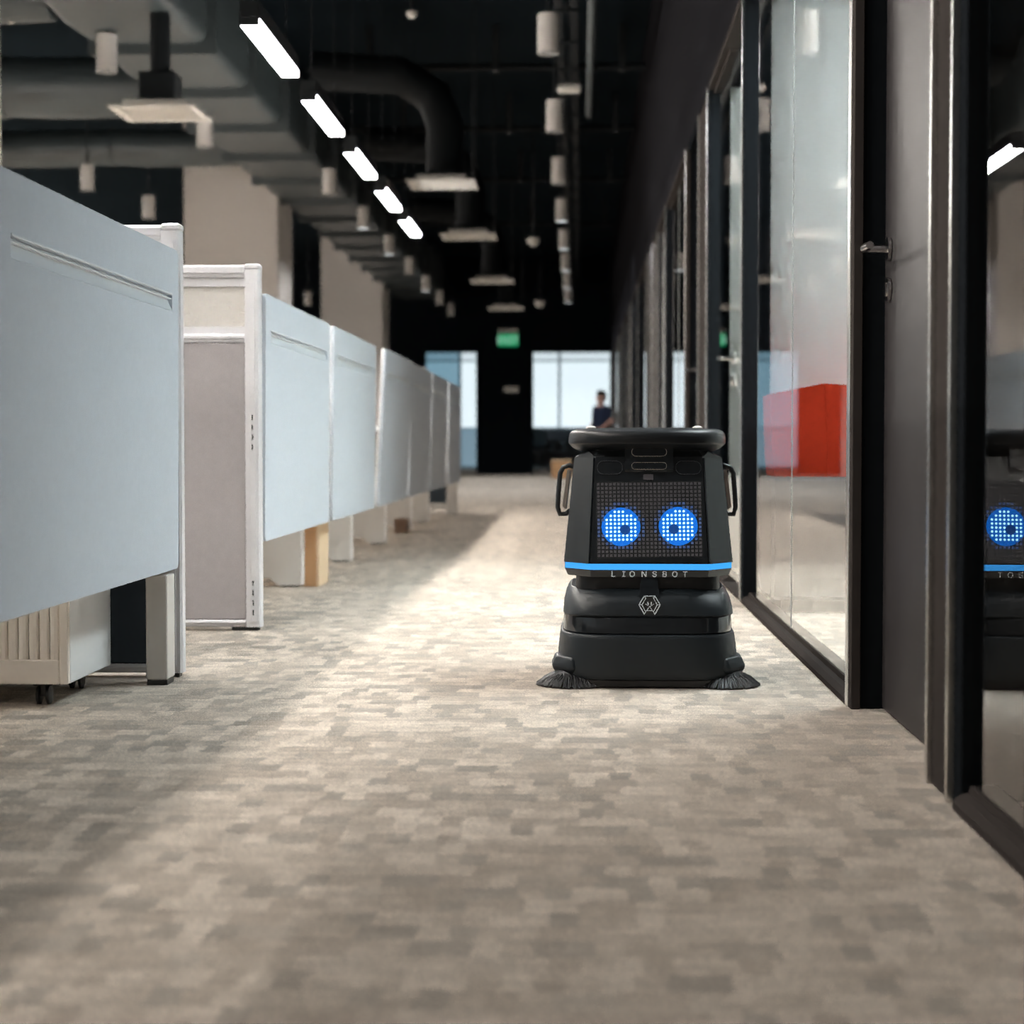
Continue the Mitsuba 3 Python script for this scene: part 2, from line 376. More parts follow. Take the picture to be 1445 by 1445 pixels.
principled('material_desk_grey', (0.55, 0.53, 0.50), 0.45)
principled('material_edge_white', (0.86, 0.86, 0.86), 0.4)
principled('material_silver', (0.70, 0.68, 0.66), 0.26, metallic=1.0)
principled('material_aluminium_light', (0.64, 0.695, 0.74), 0.28)
matte('material_black_frame', (0.008, 0.0095, 0.011))
matte('material_bronze_frame', (0.033, 0.029, 0.027))
principled('material_door_leaf', (0.022, 0.020, 0.0205), 0.5, spec=0.08)
principled('material_chrome', (0.80, 0.78, 0.76), 0.12, metallic=1.0)
principled('material_black_plastic', (0.008, 0.010, 0.011), 0.38, spec=0.4)
principled('material_black_gloss', (0.006, 0.008, 0.010), 0.07, spec=0.6, clearcoat=0.6, clearcoat_gloss=0.95)
principled('material_robot_grey', (0.009, 0.0125, 0.0150), 0.44, spec=0.25)
principled('material_port_rim', (0.05, 0.055, 0.06), 0.22, metallic=0.5)
principled('material_robot_dark', (0.005, 0.006, 0.007), 0.40, spec=0.22)
principled('material_led_off', (0.060, 0.058, 0.066), 0.4)
principled('material_bristle', (0.008, 0.008, 0.009), 0.55)
principled('material_bronze_strip', (0.42, 0.37, 0.33), 0.28, metallic=0.85)
principled('material_lens', (0.10, 0.105, 0.11), 0.16, spec=0.6)
principled('material_lamp_white', (0.78, 0.74, 0.70), 0.45)
principled('material_fitting_white', (0.70, 0.67, 0.62), 0.42)
principled('material_cardboard', (0.50, 0.29, 0.15), 0.8, spec=0.2)
principled('material_cardboard_edge', (0.66, 0.50, 0.34), 0.8, spec=0.2)
principled('material_dark_wood', (0.10, 0.055, 0.03), 0.5)
principled('material_silicone', (0.30, 0.32, 0.31), 0.5)
matte('material_emitter_black', (0.02, 0.02, 0.02))
principled('material_green', (0.01, 0.35, 0.12), 0.4)
principled('material_far_dark', (0.030, 0.042, 0.052), 0.45)
principled('material_far_blue', (0.20, 0.30, 0.37), 0.5)
matte('material_skin', (0.52, 0.30, 0.24))
matte('material_hair', (0.015, 0.012, 0.012))
matte('material_navy_cloth', (0.018, 0.024, 0.045))
matte('material_trousers', (0.02, 0.022, 0.028))
scene['material_glass'] = {'type': 'thindielectric', 'int_ior': 1.52, 'ext_ior': 1.0, 'specular_transmittance': rgb(0.89, 0.92, 0.92)}
scene['material_ribbed_pane'] = {'type': 'principledthin', 'base_color': rgb(0.60, 0.585, 0.56), 'roughness': 0.35, 'diff_trans': 0.8, 'spec_trans': 0.12}

# ------------------------------------------------------------------ helpers
def entry(key):
    if key not in scene: return key
    k = 1
    while f'{key}_{k:03d}' in scene: k += 1
    return f'{key}_{k:03d}'
roots = set()
def thing(name, label=None, cat=None, group=None, kind=None):
    key, k = name, 0
    while key in roots or key in scene:
        k += 1; key = f'{name}_{k:03d}'
    roots.add(key)
    d = {}
    if label: d['label'] = label
    if cat: d['category'] = cat
    if group: d['group'] = group
    if kind: d['kind'] = kind
    labels[key] = d
    return key
def area(c, w=1.0): return {'type': 'area', 'radiance': rgb(*c), 'sampling_weight': w}
def put(name, mesh, mat, parent=None, smooth=False, label=None, kind=None, emit=None, weight=1.0):
    key = entry(name if parent is None else parent + '__' + name)
    more = {'emitter': area(emit, weight)} if emit else {}
    scene[key] = mikit.ply(mesh, mat, smooth=smooth, **more)
    if label or kind:
        labels[key] = {k: v for k, v in (('label', label), ('kind', kind)) if v}
    return key
def solo(name, mesh, mat, label, cat, group=None, smooth=False, kind=None, emit=None):
    key = thing(name, label, cat, group, kind)
    more = {'emitter': {'type': 'area', 'radiance': rgb(*emit)}} if emit else {}
    scene[key] = mikit.ply(mesh, mat, smooth=smooth, **more)
    return key
def struct(name, mesh, mat, parent=None, label=None):
    if parent is None:
        roots.add(name); labels[name] = {'kind': 'structure'}
        if label: labels[name]['label'] = label
        scene[name] = mikit.ply(mesh, mat)
        return name
    return put(name, mesh, mat, parent, label=label)
def structroot(name, label=None):
    roots.add(name); labels[name] = {'kind': 'structure'}
    if label: labels[name]['label'] = label
    return name

def hull(pts): return trimesh.convex.convex_hull(np.asarray(pts, float))
def cbox(x0, x1, y0, y1, z0, z1, c=0.0):
    """a box with chamfered edges"""
    if c <= 0:
        m = trimesh.creation.box((x1 - x0, y1 - y0, z1 - z0)); m.apply_translation(((x0 + x1) / 2, (y0 + y1) / 2, (z0 + z1) / 2)); return m
    c = min(c, 0.45 * min(x1 - x0, y1 - y0, z1 - z0))
    X, Y, Z = ((x0, c), (x1, -c)), ((y0, c), (y1, -c)), ((z0, c), (z1, -c))
    pts = []
    for x, a in X:
        for y, b in Y:
            for z, d in Z:
                pts += [(x, y + b, z + d), (x + a, y, z + d), (x + a, y + b, z)]
    return hull(pts)
def cat(*ms):
    ms = [m for a in ms for m in (a if isinstance(a, (list, tuple)) else [a])]
    return trimesh.util.concatenate(ms)
def prism(poly, a, b, axis='z'):
    """polygon extruded from a to b; axis x: polygon in (y, z); axis y: polygon in (x, z); axis z: polygon in (x, y)"""
    m = trimesh.creation.extrude_polygon(poly, b - a, engine='earcut')
    v = np.array(m.vertices); u, w, t = v[:, 0], v[:, 1], v[:, 2] + a
    if axis == 'x': m.vertices = np.stack([t, u, w], 1)
    elif axis == 'y':
        m.vertices = np.stack([u, t, w], 1); m.faces = m.faces[:, ::-1]
    else: m.vertices = np.stack([u, w, t], 1)
    return m
def tube(path, r, n=10, caps=True):
    p = np.asarray(path, float)
    r = np.broadcast_to(np.asarray(r, float), (len(p),))
    t = np.gradient(p, axis=0); t /= np.linalg.norm(t, axis=1, keepdims=True)
    ref = np.array([0, 0, 1.0]) if abs(t[0, 2]) < 0.9 else np.array([1.0, 0, 0])
    rings = []
    a = np.cross(t[0], ref); a /= np.linalg.norm(a)
    ang = np.arange(n) * 2 * np.pi / n
    for i in range(len(p)):
        a = a - t[i] * (a @ t[i]); a /= np.linalg.norm(a)
        b = np.cross(t[i], a)
        rings.append(p[i] + r[i] * (np.cos(ang)[:, None] * a + np.sin(ang)[:, None] * b))
    return loft(rings, caps)
def loft(rings, caps=True):
    n = len(rings[0]); v = list(np.vstack(rings)); f = []
    for k in range(len(rings) - 1):
        for i in range(n):
            j = (i + 1) % n; a, b, c, d = k * n + i, k * n + j, (k + 1) * n + j, (k + 1) * n + i
            f += [(a, b, c), (a, c, d)]
    if caps:
        for k, flip in ((0, True), (len(rings) - 1, False)):
            v.append(np.mean(rings[k], axis=0)); q = len(v) - 1
            for i in range(n):
                j = (i + 1) % n
                f.append((q, k * n + j, k * n + i) if flip else (q, k * n + i, k * n + j))
    m = trimesh.Trimesh(np.array(v), np.array(f), process=False)
    return m
def lathe(profile, n=28, at=(0, 0, 0)):
    ang = np.arange(n) * 2 * np.pi / n
    rings = [np.stack([r * np.cos(ang), r * np.sin(ang), np.full(n, z)], 1) + np.asarray(at) for r, z in profile]
    return loft(rings, True)
def sup(a, b, p, z, n=64, cx=0.0, cy=0.0):
    t = np.arange(n) * 2 * np.pi / n
    c, s = np.cos(t), np.sin(t)
    return np.stack([cx + a * np.sign(c) * np.abs(c) ** (2 / p), cy + b * np.sign(s) * np.abs(s) ** (2 / p), np.full(n, z)], 1)
def moved(m, d):
    m = m.copy(); m.apply_translation(d); return m
def rounded(w, h, r, x=0.0, y=0.0):
    return sbox(x - w / 2 + r, y - h / 2 + r, x + w / 2 - r, y + h / 2 - r).buffer(r, quad_segs=5)
def nth(i): return ['nearest', 'second nearest', 'third nearest', 'fourth nearest', 'fifth nearest', 'sixth nearest', 'seventh nearest', 'eighth nearest', 'ninth nearest', 'tenth nearest', 'eleventh nearest', 'twelfth nearest'][i]

# ------------------------------------------------------------------ the setting
TOP, CEIL, GX, FX, DX = 2.40, 4.60, 0.667, 0.635, 0.709
struct('floor', cbox(-14, 6.2, -3.2, 48, -0.05, 0.0), 'material_carpet', label='beige and grey block pattern carpet along the office corridor')
struct('ceiling', cbox(-14, 6.2, -3.2, 48, CEIL, CEIL + 0.1), 'material_ceiling_black')
struct('wall_left', cbox(-14.1, -14, -3.2, 48, 0, CEIL), 'material_black_wall')
struct('wall_back', cbox(-14, 6.2, -3.3, -3.2, 0, CEIL), 'material_dark_grey_wall')
struct('wall_right', cbox(0.64, 0.80, -3.2, 39.0, TOP, CEIL), 'material_bulkhead', label='black bulkhead wall above the glass offices')
struct('wall_rooms', cbox(6.1, 6.2, -3.2, 48, 0, CEIL), 'material_black_wall')
end = sbox(-14, 0, 6.1, CEIL).difference(sbox(-3.27, -1, -2.19, 2.585)).difference(sbox(-0.99, -1, 0.80, 2.585)).difference(sbox(2.2, -1, 4.9, 2.4))
struct('wall_end', prism(end, 39.0, 39.25, 'y'), 'material_black_wall', label='black wall at the corridor end with two openings')
# rooms behind the glass
def roomwall(name, y, mat, x0=0.75, x1=6.1): struct(name, cbox(x0, x1, y, y + 0.10, 0, 2.75), mat)
roomwall('wall_room_near', 4.30, 'material_black_wall', 0.80)
roomwall('wall_meeting_room', 7.32, 'material_white_wall')
roomwall('wall_small_room', 9.27, 'material_white_wall')
struct('trim_1', cbox(0.674, 0.75, 7.32, 7.42, 0, TOP), 'material_black_frame')
struct('trim_2', cbox(0.674, 0.75, 9.31, 9.40, 0, TOP), 'material_black_frame')
struct('ceiling_rooms', cbox(0.80, 6.1, 4.30, 9.37, 2.75, 2.80), 'material_white_wall')
struct('ceiling_near_room', cbox(0.80, 6.1, -3.2, 4.30, 2.75, 2.80), 'material_black_wall')
struct('wall_meeting_room_side', cbox(4.2, 4.3, 4.40, 9.27, 0, 2.75), 'material_white_wall')

# the glass front: windows with panes, doors with leaves
nwin, ndoor = [0], [0]
def window(y0, y1, panes):
    nwin[0] += 1
    w = structroot(f'window_{nwin[0]}')
    L = (y1 - y0) / panes
    for i in range(panes):
        a, b = y0 + i * L + 0.0015, y0 + (i + 1) * L - 0.0015
        put('pane', trimesh.Trimesh([(GX, a, 0.03), (GX, b, 0.03), (GX, b, TOP - 0.02), (GX, a, TOP - 0.02)], [(0, 1, 2), (0, 2, 3)], process=False), 'material_glass', w)
    for i in range(1, panes): put('joint', cbox(GX - 0.002, GX + 0.002, y0 + i * L - 0.0012, y0 + i * L + 0.0012, 0.042, TOP - 0.045), 'material_silicone', w)
    put('sill_rail', prism(Polygon([(FX, 0), (0.71, 0), (0.71, 0.042), (GX - 0.004, 0.042), (GX - 0.006, 0.030), (FX + 0.012, 0.026), (FX, 0.014)]), y0, y1, 'y'), 'material_bronze_frame', w)
    put('head_rail', prism(Polygon([(FX, TOP), (0.71, TOP), (0.71, TOP - 0.045), (GX - 0.004, TOP - 0.045), (GX - 0.006, TOP - 0.030), (FX, TOP - 0.028)]), y0, y1, 'y'), 'material_bronze_frame', w)
def mullion(y0, y1):
    w = f'window_{nwin[0]}'
    put('mullion', cat(cbox(FX + 0.004, 0.71, y0, y1, 0, TOP, 0.002)), 'material_black_frame', w)
    put('trim_strip', cbox(FX - 0.003, FX + 0.006, y1 - 0.012, y1 + 0.006, 0, TOP, 0.002), 'material_silver', w)
def handle(door, yh, zh=1.067, X=DX, span=-0.11, lock=True):
    """lever on a round rosette that stands out into the corridor"""
    ang = np.linspace(0, math.pi / 2, 7)
    bend = [(X - 0.045 - 0.018 * math.sin(a), yh + math.copysign(0.018, span) * (1 - math.cos(a)), zh) for a in ang]
    path = [(X - 0.006, yh, zh)] + bend + [(X - 0.064, yh + span * 0.6, zh - 0.001), (X - 0.064, yh + span, zh - 0.002)]
    put('lever', tube(path, [0.009] * (len(path) - 1) + [0.0085], 12), 'material_chrome', door, smooth=50, label='chrome lever handle')
    ros = lathe([(0.0, 0.0), (0.024, 0.0), (0.0265, 0.002), (0.0265, 0.009), (0.0, 0.009)], 28)
    ros.apply_transform(trimesh.transformations.rotation_matrix(-math.pi / 2, (0, 1, 0)))
    put('rosette', moved(ros, (X, yh, zh)), 'material_chrome', door, smooth=40)
    if lock:
        put('lock_plate', moved(ros, (X, yh, zh - 0.092)), 'material_chrome', door, smooth=40)
        put('lock_cylinder', cat(prism(rounded(0.018, 0.034, 0.0085, yh, zh - 0.092), X - 0.013, X - 0.008, 'x')), 'material_chrome', door)
def door(y0, y1, label):
    """jamb on the near side, recessed leaf, post on the far side"""
    ndoor[0] += 1
    d = structroot(f'door_{ndoor[0]}', label)
    put('leaf', cbox(DX, DX + 0.045, y0, y1, 0.004, TOP - 0.03, 0.002), 'material_door_leaf', d)
    put('head', cbox(FX + 0.01, 0.78, y0, y1, TOP - 0.03, TOP, 0.002), 'material_black_frame', d)
    handle(d, y1 - 0.075, 1.067)
    return d
def jamb(d, y0, y1):
    put('jamb', cbox(FX + 0.010, 0.78, y0 + 0.012, y1 - 0.010, 0, TOP, 0.002), 'material_bronze_frame', d)
    put('trim_strip', cbox(FX, FX + 0.02, y1 - 0.016, y1, 0, TOP, 0.002), 'material_silver', d)
    put('trim_strip', cbox(FX, FX + 0.02, y0, y0 + 0.014, 0, TOP, 0.002), 'material_silver', d)
def post(d, y0, y1):
    put('post', cbox(FX + 0.02, 0.80, y0 + 0.012, y1, 0, TOP, 0.002), 'material_black_frame', d)
    put('post_cap', cbox(FX + 0.001, FX + 0.024, y0, y1 - 0.02, 0, TOP, 0.002), 'material_bronze_frame', d)
    put('trim_strip', cbox(FX - 0.002, FX + 0.012, y1 - 0.05, y1 - 0.012, 0, TOP, 0.002), 'material_silver', d)
window(-3.2, 3.14, 5)
put('mullion', cbox(0.648, 0.69, 3.14, 3.20, 0, TOP, 0.003), 'material_black_frame', 'window_1')
d = door(3.40, 4.33, 'dark grey door with lever handle beside the near glass panel')
jamb(d, 3.20, 3.40); post(d, 4.33, 4.42)
window(4.40, 7.24, 2); mullion(7.24, 7.31)
ndoor[0] += 1
gd = structroot(f'door_{ndoor[0]}', 'frameless glass door with small lever handle')
put('pane', trimesh.Trimesh([(GX, 7.33, 0.01), (GX, 8.22, 0.01), (GX, 8.22, TOP - 0.03), (GX, 7.33, TOP - 0.03)], [(0, 1, 2), (0, 2, 3)], process=False), 'material_glass', gd)
put('threshold', cbox(FX, 0.71, 7.31, 8.23, 0, 0.012, 0.002), 'material_bronze_frame', gd)
put('head', cbox(FX, 0.71, 7.31, 8.23, TOP - 0.03, TOP, 0.002), 'material_bronze_frame', gd)
handle(gd, 8.02, 0.995, GX - 0.004, -0.10)
window(8.23, 9.20, 1); mullion(9.20, 9.30)
for k, y in enumerate((10.05, 16.7, 23.3, 29.9)):
    d = door(y, y + 1.1 if k == 0 else y + 0.95, f'dark office door further along the glass wall, {nth(k + 1)} of the solid doors')
    e = y + 1.1 if k == 0 else y + 0.95
    jamb(d, y - 0.68 if k == 0 else y - 0.35, y); post(d, e, e + 0.12)
    nxt = (10.05, 16.7, 23.3, 29.9, 39.0)[k + 1] - (0.35 if k < 3 else 0.0)
    mid = e + 0.12 + (nxt - e - 0.12) * 0.5
    window(e + 0.12, mid - 0.04, 2); mullion(mid - 0.04, mid + 0.04)
    window(mid + 0.04, nxt - 0.08, 2); mullion(nxt - 0.08, nxt)

# meeting room ceiling lights (seen only as the light in the room)
for k, (x, y) in enumerate(((1.32, 5.10), (1.32, 6.15), (1.32, 8.4))):
    t = thing('ceiling_light_panel', f'flat square ceiling light inside the glass meeting room, {nth(k)}', 'light')
    put('frame', cat(cbox(x - 0.46, x + 0.46, y - 0.46, y - 0.42, 2.72, 2.75), cbox(x - 0.46, x + 0.46, y + 0.42, y + 0.46, 2.72, 2.75), cbox(x - 0.46, x - 0.42, y - 0.42, y + 0.42, 2.72, 2.75), cbox(x + 0.42, x + 0.46, y - 0.42, y + 0.42, 2.72, 2.75)), 'material_white_frame', t)
    put('diffuser', trimesh.Trimesh([(x - .42, y - .42, 2.735), (x - .42, y + .42, 2.735), (x + .42, y + .42, 2.735), (x + .42, y - .42, 2.735)], [(0, 1, 2), (0, 2, 3)], process=False), 'material_white_frame', t, emit=ROOM)

# the space beyond the end wall
struct('wall_far', cbox(-14, 6.1, 47.0, 47.2, 0, 1.07), 'material_pale_blue_wall')
struct('wall_far_top', cbox(-14, 6.1, 47.0, 47.2, 3.0, CEIL), 'material_pale_blue_wall')
xs = [-7.4, -5.2, -3.05, -1.9, -0.52, 0.9, 2.3, 3.7, 6.0]
for i in range(len(xs) - 1):
    nwin[0] += 1
    w = structroot(f'window_{nwin[0]}')
    a, b, c = xs[i] + 0.03, xs[i + 1] - 0.03, (SHADE if i < 2 else DAY)
    put('blind', cbox(a, b, 47.02, 47.04, 1.07, 2.74), 'material_white_frame', w, emit=c, weight=.4, label='pale roller blind glowing with daylight')
    put('fanlight', cbox(a, b, 47.02, 47.04, 2.78, 3.0), 'material_white_frame', w, emit=tuple(.8 * q for q in c), weight=.1)
    put('headbox', cbox(a, b, 46.98, 47.1, 2.74, 2.78, 0.01), 'material_pale_blue_wall', w)
    put('frame', cbox(a - .06, a, 46.98, 47.1, 1.07, 3.0, 0.005), 'material_far_blue', w)
    if i < 3: put('lower_wall_glow', cbox(a, b, 46.97, 46.99, 0.08, 1.04), 'material_white_frame', w, emit=(0.09, 0.155, 0.20), weight=.1, label='pale lower wall made to glow bluish as if daylit')  # pale wall under the sill, its bluish light put in as emission

# columns
for k, y in enumerate((10.55, 22.5, 34.5)):
    where = ('at the left edge of the photo', 'behind the partition screens, nearer of the two in full view', 'behind the further desk screens, furthest one')[k]
    solo('column', cbox(-4.85, -3.69, y, y + 1.16, 0, CEIL, 0.01), 'material_column', f'square pale painted column {where}', 'column')

# ------------------------------------------------------------------ overhead: ducts, trays, lamps
def duct_run():
    t = thing('air_duct', 'big black wrapped air duct running lengthwise under the ceiling at left', 'duct')
    pitch_, y = 1.75, 7.0
    X0, X1, Z0, Z1 = -3.66, -2.83, 3.66, 4.35
    k = 0
    while y < 38:
        rings = []
        for s, g in ((0.0, 0.0), (0.05, 0.012), (0.2, 0.030), (0.5, 0.042), (0.8, 0.030), (0.95, 0.012), (1.0, 0.0)):
            r = 0.09
            poly = np.array(sbox(X0 - g + r, Z0 - g * 1.3 + r, X1 + g - r, Z1 + g - r).buffer(r, quad_segs=4).exterior.coords[:-1])
            rings.append(np.stack([poly[:, 0], np.full(len(poly), y + 0.02 + s * (pitch_ - 0.04)), poly[:, 1]], 1))
        put('segment', loft(rings), 'material_duct', t, smooth=35)
        fl = sbox(X0 - 0.055, Z0 - 0.06, X1 + 0.055, Z1 + 0.05).buffer(0.02, quad_segs=2)
        put('flange', prism(fl, y - 0.022, y + 0.022, 'y'), 'material_duct', t)
        if k % 2 == 0:
            for xx in (X0 + 0.2, X1 - 0.2): put('hanger_rod', cbox(xx, xx + 0.015, y + 0.8, y + 0.815, 4.3, CEIL), 'material_black_plastic', t)
        y += pitch_; k += 1
duct_run()
for k, (y, z, r) in enumerate(((13.0, 3.80, 0.19), (16.75, 3.88, 0.27), (20.6, 3.95, 0.2))):
    t = thing('branch_duct', f'black round branch duct leading left from the big duct, {nth(k)}', 'duct')
    x = -3.725
    while x > -8:
        put('segment', tube([(x, y, z), (x - 0.4, y, z - 0.008), (x - 1.1, y, z - 0.012), (x - 1.48, y, z)], [r, r * 1.03, r * 1.03, r], 24), 'material_duct', t, smooth=40)
        put('band', tube([(x - 1.49, y, z), (x - 1.53, y, z)], r * 1.06, 24), 'material_duct', t, smooth=40)
        x -= 1.5
# transverse pipes under the slab
for k, y in enumerate((11.5, 14.4, 17.6, 21.0, 25.0, 30.0)):
    t = thing('ceiling_conduit', f'thin black pipe crossing under the dark ceiling, {nth(k)}', 'pipe')
    put('pipe', tube([(-2.6, y, 4.2), (0.62, y, 4.2)], 0.035, 10), 'material_duct_black', t, smooth=50)
    for x in (-2.0, -0.8, 0.4): put('clamp', cbox(x - 0.03, x + 0.03, y - 0.045, y + 0.045, 4.155, CEIL, 0.004), 'material_black_plastic', t)
# round duct elbows above the diffusers
for k, (y, x) in enumerate(((16.4, -1.217), (20.5, -1.23), (26.1, -1.235))):
    solo('flexible_duct', tube([(x, y + 0.25, 3.05), (x, y + 0.25, 3.5), (x - 0.1, y + 0.26, 3.75), (x - 0.4, y + 0.3, 3.95), (x - 1.2, y + 0.3, 4.0)], 0.17, 20), 'material_duct_black', f'black flexible duct bending down to the middle row air diffuser, {nth(k)}', 'duct', smooth=50)
# cable ladder and pipe above the walkway
t = thing('cable_ladder', 'black cable ladder hanging lengthwise above the walkway', 'cable ladder')
for x in (-0.165, -0.045): put('rail', cbox(x - 0.03, x + 0.03, 6, 38.5, 3.92, 3.98, 0.004), 'material_duct_black', t)
y = 6.4
while y < 38:
    put('rung', cbox(-0.195, -0.015, y, y + 0.05, 3.90, 3.92, 0.003), 'material_duct_black', t)
    y += 1.1
for y in (8, 14, 20, 26, 32): put('hanger_rod', cbox(-0.112, -0.098, y, y + 0.05, 3.92, CEIL), 'material_black_plastic', t)
t = thing('ceiling_pipe', 'straight dark grey pipe beside the cable ladder', 'pipe')
put('pipe', tube([(0.085, 6, 3.7), (0.085, 17.3, 3.7)], 0.035, 14), 'material_duct', t, smooth=50)
for y in (8, 12, 16): put('hanger_rod', cbox(0.08, 0.09, y, y + 0.01, 3.73, CEIL), 'material_black_plastic', t)

def cylinder_lamp(x, y, label, group, ztop=CEIL, lit=False, glow=True):
    zb, h, r = 3.32, 0.275, 0.076
    t = thing('cylinder_downlight', label, 'ceiling lamp', group)
    shell = lathe([(r - 0.006, zb + 0.045), (r - 0.006, zb), (r, zb), (r, zb + h - 0.004), (r - 0.004, zb + h), (0.0, zb + h)], 28, (x, y, 0))
    put('housing', shell, 'material_lamp_white', t, smooth=40)
    put('lens', lathe([(0.0, zb + 0.003), (r - 0.008, zb + 0.003), (r - 0.0065, zb + 0.006), (0.0, zb + 0.006)], 24, (x, y, 0)), 'material_lens', t, **(dict(emit=(0.8, 0.86, 0.9), weight=.02) if lit and glow else {}))
    if lit: scene[t + '_light'] = {'type': 'spot', 'intensity': rgb(*[q * (0.15 if y < 21 else 0.75) for q in DOWN]), 'cutoff_angle': 68, 'beam_width': 38, 'to_world': T().look_at(origin=[x, y, zb - 0.01], target=[x, y, 0], up=[0, 1, 0])}
    put('stem', cat(tube([(x, y, zb + h - 0.002), (x, y, ztop)], 0.009, 8), lathe([(0.04, ztop - 0.03), (0.04, ztop)], 16, (x, y, 0))), 'material_black_plastic', t, smooth=40)
for k in range(8):
    y = 12.84 + 3.18 * k
    cylinder_lamp(-0.222, y, f'white cylinder lamp hanging over the walkway beside the cable ladder, {nth(k)}', 'cylinder lamps over the walkway', lit=True, glow=k >= 3)  # spots under the nearest three are added to brighten the desk screens
for k, y in enumerate((9.66, 6.48, 3.30)): cylinder_lamp(-0.222, y, f'added unseen cylinder lamp brightening the walkway foreground, {nth(k)} to those in view', 'added cylinder lamps brightening the foreground', lit=True, glow=False)  # unseen downlights added to brighten the foreground
for k in range(7):
    y = 19.9 + 3.13 * k
    cylinder_lamp(-2.705, y, f'white cylinder lamp under the big duct right of the pale columns, {nth(k)}', 'cylinder lamps under the big duct', lit=k in (1, 2, 4))
cylinder_lamp(-0.22, 44.2, 'added unseen cylinder lamp filling the room beyond the end wall openings', 'added cylinder lamps beyond the end wall', lit=True)  # hidden lamp added to light the furniture beyond the openings
for k, (x, y, s) in enumerate(((-3.43, 13.35, 'above the nearest desk screen, left of the near air diffuser'), (-3.40, 16.7, 'at the right corner of the near air diffuser'))):
    cylinder_lamp(x, y, f'white cylinder lamp {s}', 'cylinder lamps at upper left', 3.64)
for k, (x, y, s) in enumerate(((-5.23, 19.5, 'low at far left above the nearest desk screen'), (-5.15, 22.45 - 0.5, 'just above the rear partition screen top'), (-5.26, 35.6, 'small and far between the two pale columns'))):
    cylinder_lamp(x, y, f'white cylinder lamp {s}', 'cylinder lamps at far left')

# pendant linear lamps
LH, LW = CAMH + 1.93, 0.087
def linear_lamp(LX, y0, label, group, gain=1.0):
    y1 = y0 + 1.19
    t = thing('linear_pendant_lamp', label, 'pendant lamp', group)
    x0, x1 = LX - LW / 2, LX + LW / 2
    v = np.array([(x0, y0, LH + 0.032), (x0, y0, LH), (x1, y0, LH), (x1, y0, LH + 0.032)] + [(x0, y1, LH + 0.032), (x0, y1, LH), (x1, y1, LH), (x1, y1, LH + 0.032)])
    f = [(0, 5, 1), (0, 4, 5), (1, 6, 2), (1, 5, 6), (2, 7, 3), (2, 6, 7)]
    m = trimesh.Trimesh(v, f, process=False)
    if m.face_normals[2][2] > 0: m.faces = m.faces[:, ::-1]
    put('diffuser', m, 'material_white_frame', t, emit=tuple(gain * q for q in LAMP))
    put('housing', cbox(x0 - 0.001, x1 + 0.001, y0 - 0.006, y1 + 0.006, LH + 0.032, LH + 0.115, 0.003), 'material_black_plastic', t)
    for yy in (y0 - 0.006, y1): put('end_cap', cbox(x0 - 0.001, x1 + 0.001, yy, yy + 0.006, LH - 0.002, LH + 0.032), 'material_black_plastic', t)
    for yy in (y0 + 0.12, y1 - 0.12): put('suspension_wire', tube([(LX, yy, LH + 0.11), (LX, yy, CEIL)], 0.003, 6), 'material_black_plastic', t)
for k in (-6, -3, -2, -1, 0, 1, 2, 3, 4):
    linear_lamp(-1.52, 8.50 + 1.855 * k, f'glowing white linear pendant lamp in the diagonal row, {nth(k)}' if k >= 0 else f'glowing white linear pendant lamp above the photo, {nth(-1 - k) if k > -4 else "by the wall behind"}', 'linear pendant lamps')
for k in range(6): linear_lamp(-6.6, 0.2 + 3.71 * k, f'added unseen linear pendant lamp at left lighting the columns, {nth(k)}', 'added linear pendant lamps at left', 2.5)  # row out of view, added to brighten the columns
for k in range(5): linear_lamp(-11.0, 19.5 + 3.4 * k, f'added unseen linear pendant lamp far left lighting the furthest column, {nth(k)}', 'added linear pendant lamps far left', 3.0)  # second unseen row, added and stronger, for the rear column

# square air diffusers
def diffuser(x, y, label, ztop, w=0.6):
    z = CAMH + 2.3; t = thing('air_diffuser', label, 'air vent', 'square air diffusers')
    h = w / 2
    ring = sbox(-h, -h, h, h).difference(sbox(-h + 0.05, -h + 0.05, h - 0.05, h - 0.05))
    put('frame', moved(prism(ring, 0, 0.018), (x, y, z)), 'material_fitting_white', t)
    n = 11
    for i in range(n):
        yy = -h + 0.065 + i * (w - 0.13) / (n - 1)
        s = cbox(-h + 0.05, h - 0.05, -0.017, 0.017, -0.002, 0.002)
        s.apply_transform(trimesh.transformations.rotation_matrix(0.6, (1, 0, 0)))
        put('slat', moved(s, (x, y + yy, z + 0.014)), 'material_fitting_white', t)
    put('plenum', cat(cbox(x - h * 0.72, x + h * 0.72, y - h * 0.72, y + h * 0.72, z + 0.03, z + 0.07, 0.006)), 'material_fitting_white', t)
    for yy in ((y - h + .02, y + h - .02) if ztop != 3.20 else ()): put('hanger_rod', cbox(x + h - .025, x + h - .017, yy - .004, yy + .004, z + .017, CEIL), 'material_black_plastic', t)
    put('neck', cbox(x - h * 0.42, x + h * 0.42, y - h * 0.42, y + h * 0.42, z + 0.07, ztop, 0.01), 'material_duct_black', t)
diffuser(-2.92, 12.83, 'white square air diffuser at upper left, nearest and largest', 3.20)
put('spigot', tube([(-2.92, 12.83, 3.195), (-2.92, 12.83, 3.64)], 0.07, 14), 'material_duct_black', 'air_diffuser', smooth=50)
for k, (x, y) in enumerate(((-1.217, 16.4), (-1.23, 20.5), (-1.235, 26.1), (-1.25, 31.3))):
    diffuser(x, y, f'white square air diffuser in the row right of the linear lamps, {nth(k)}', 3.05 if k < 3 else 3.4)
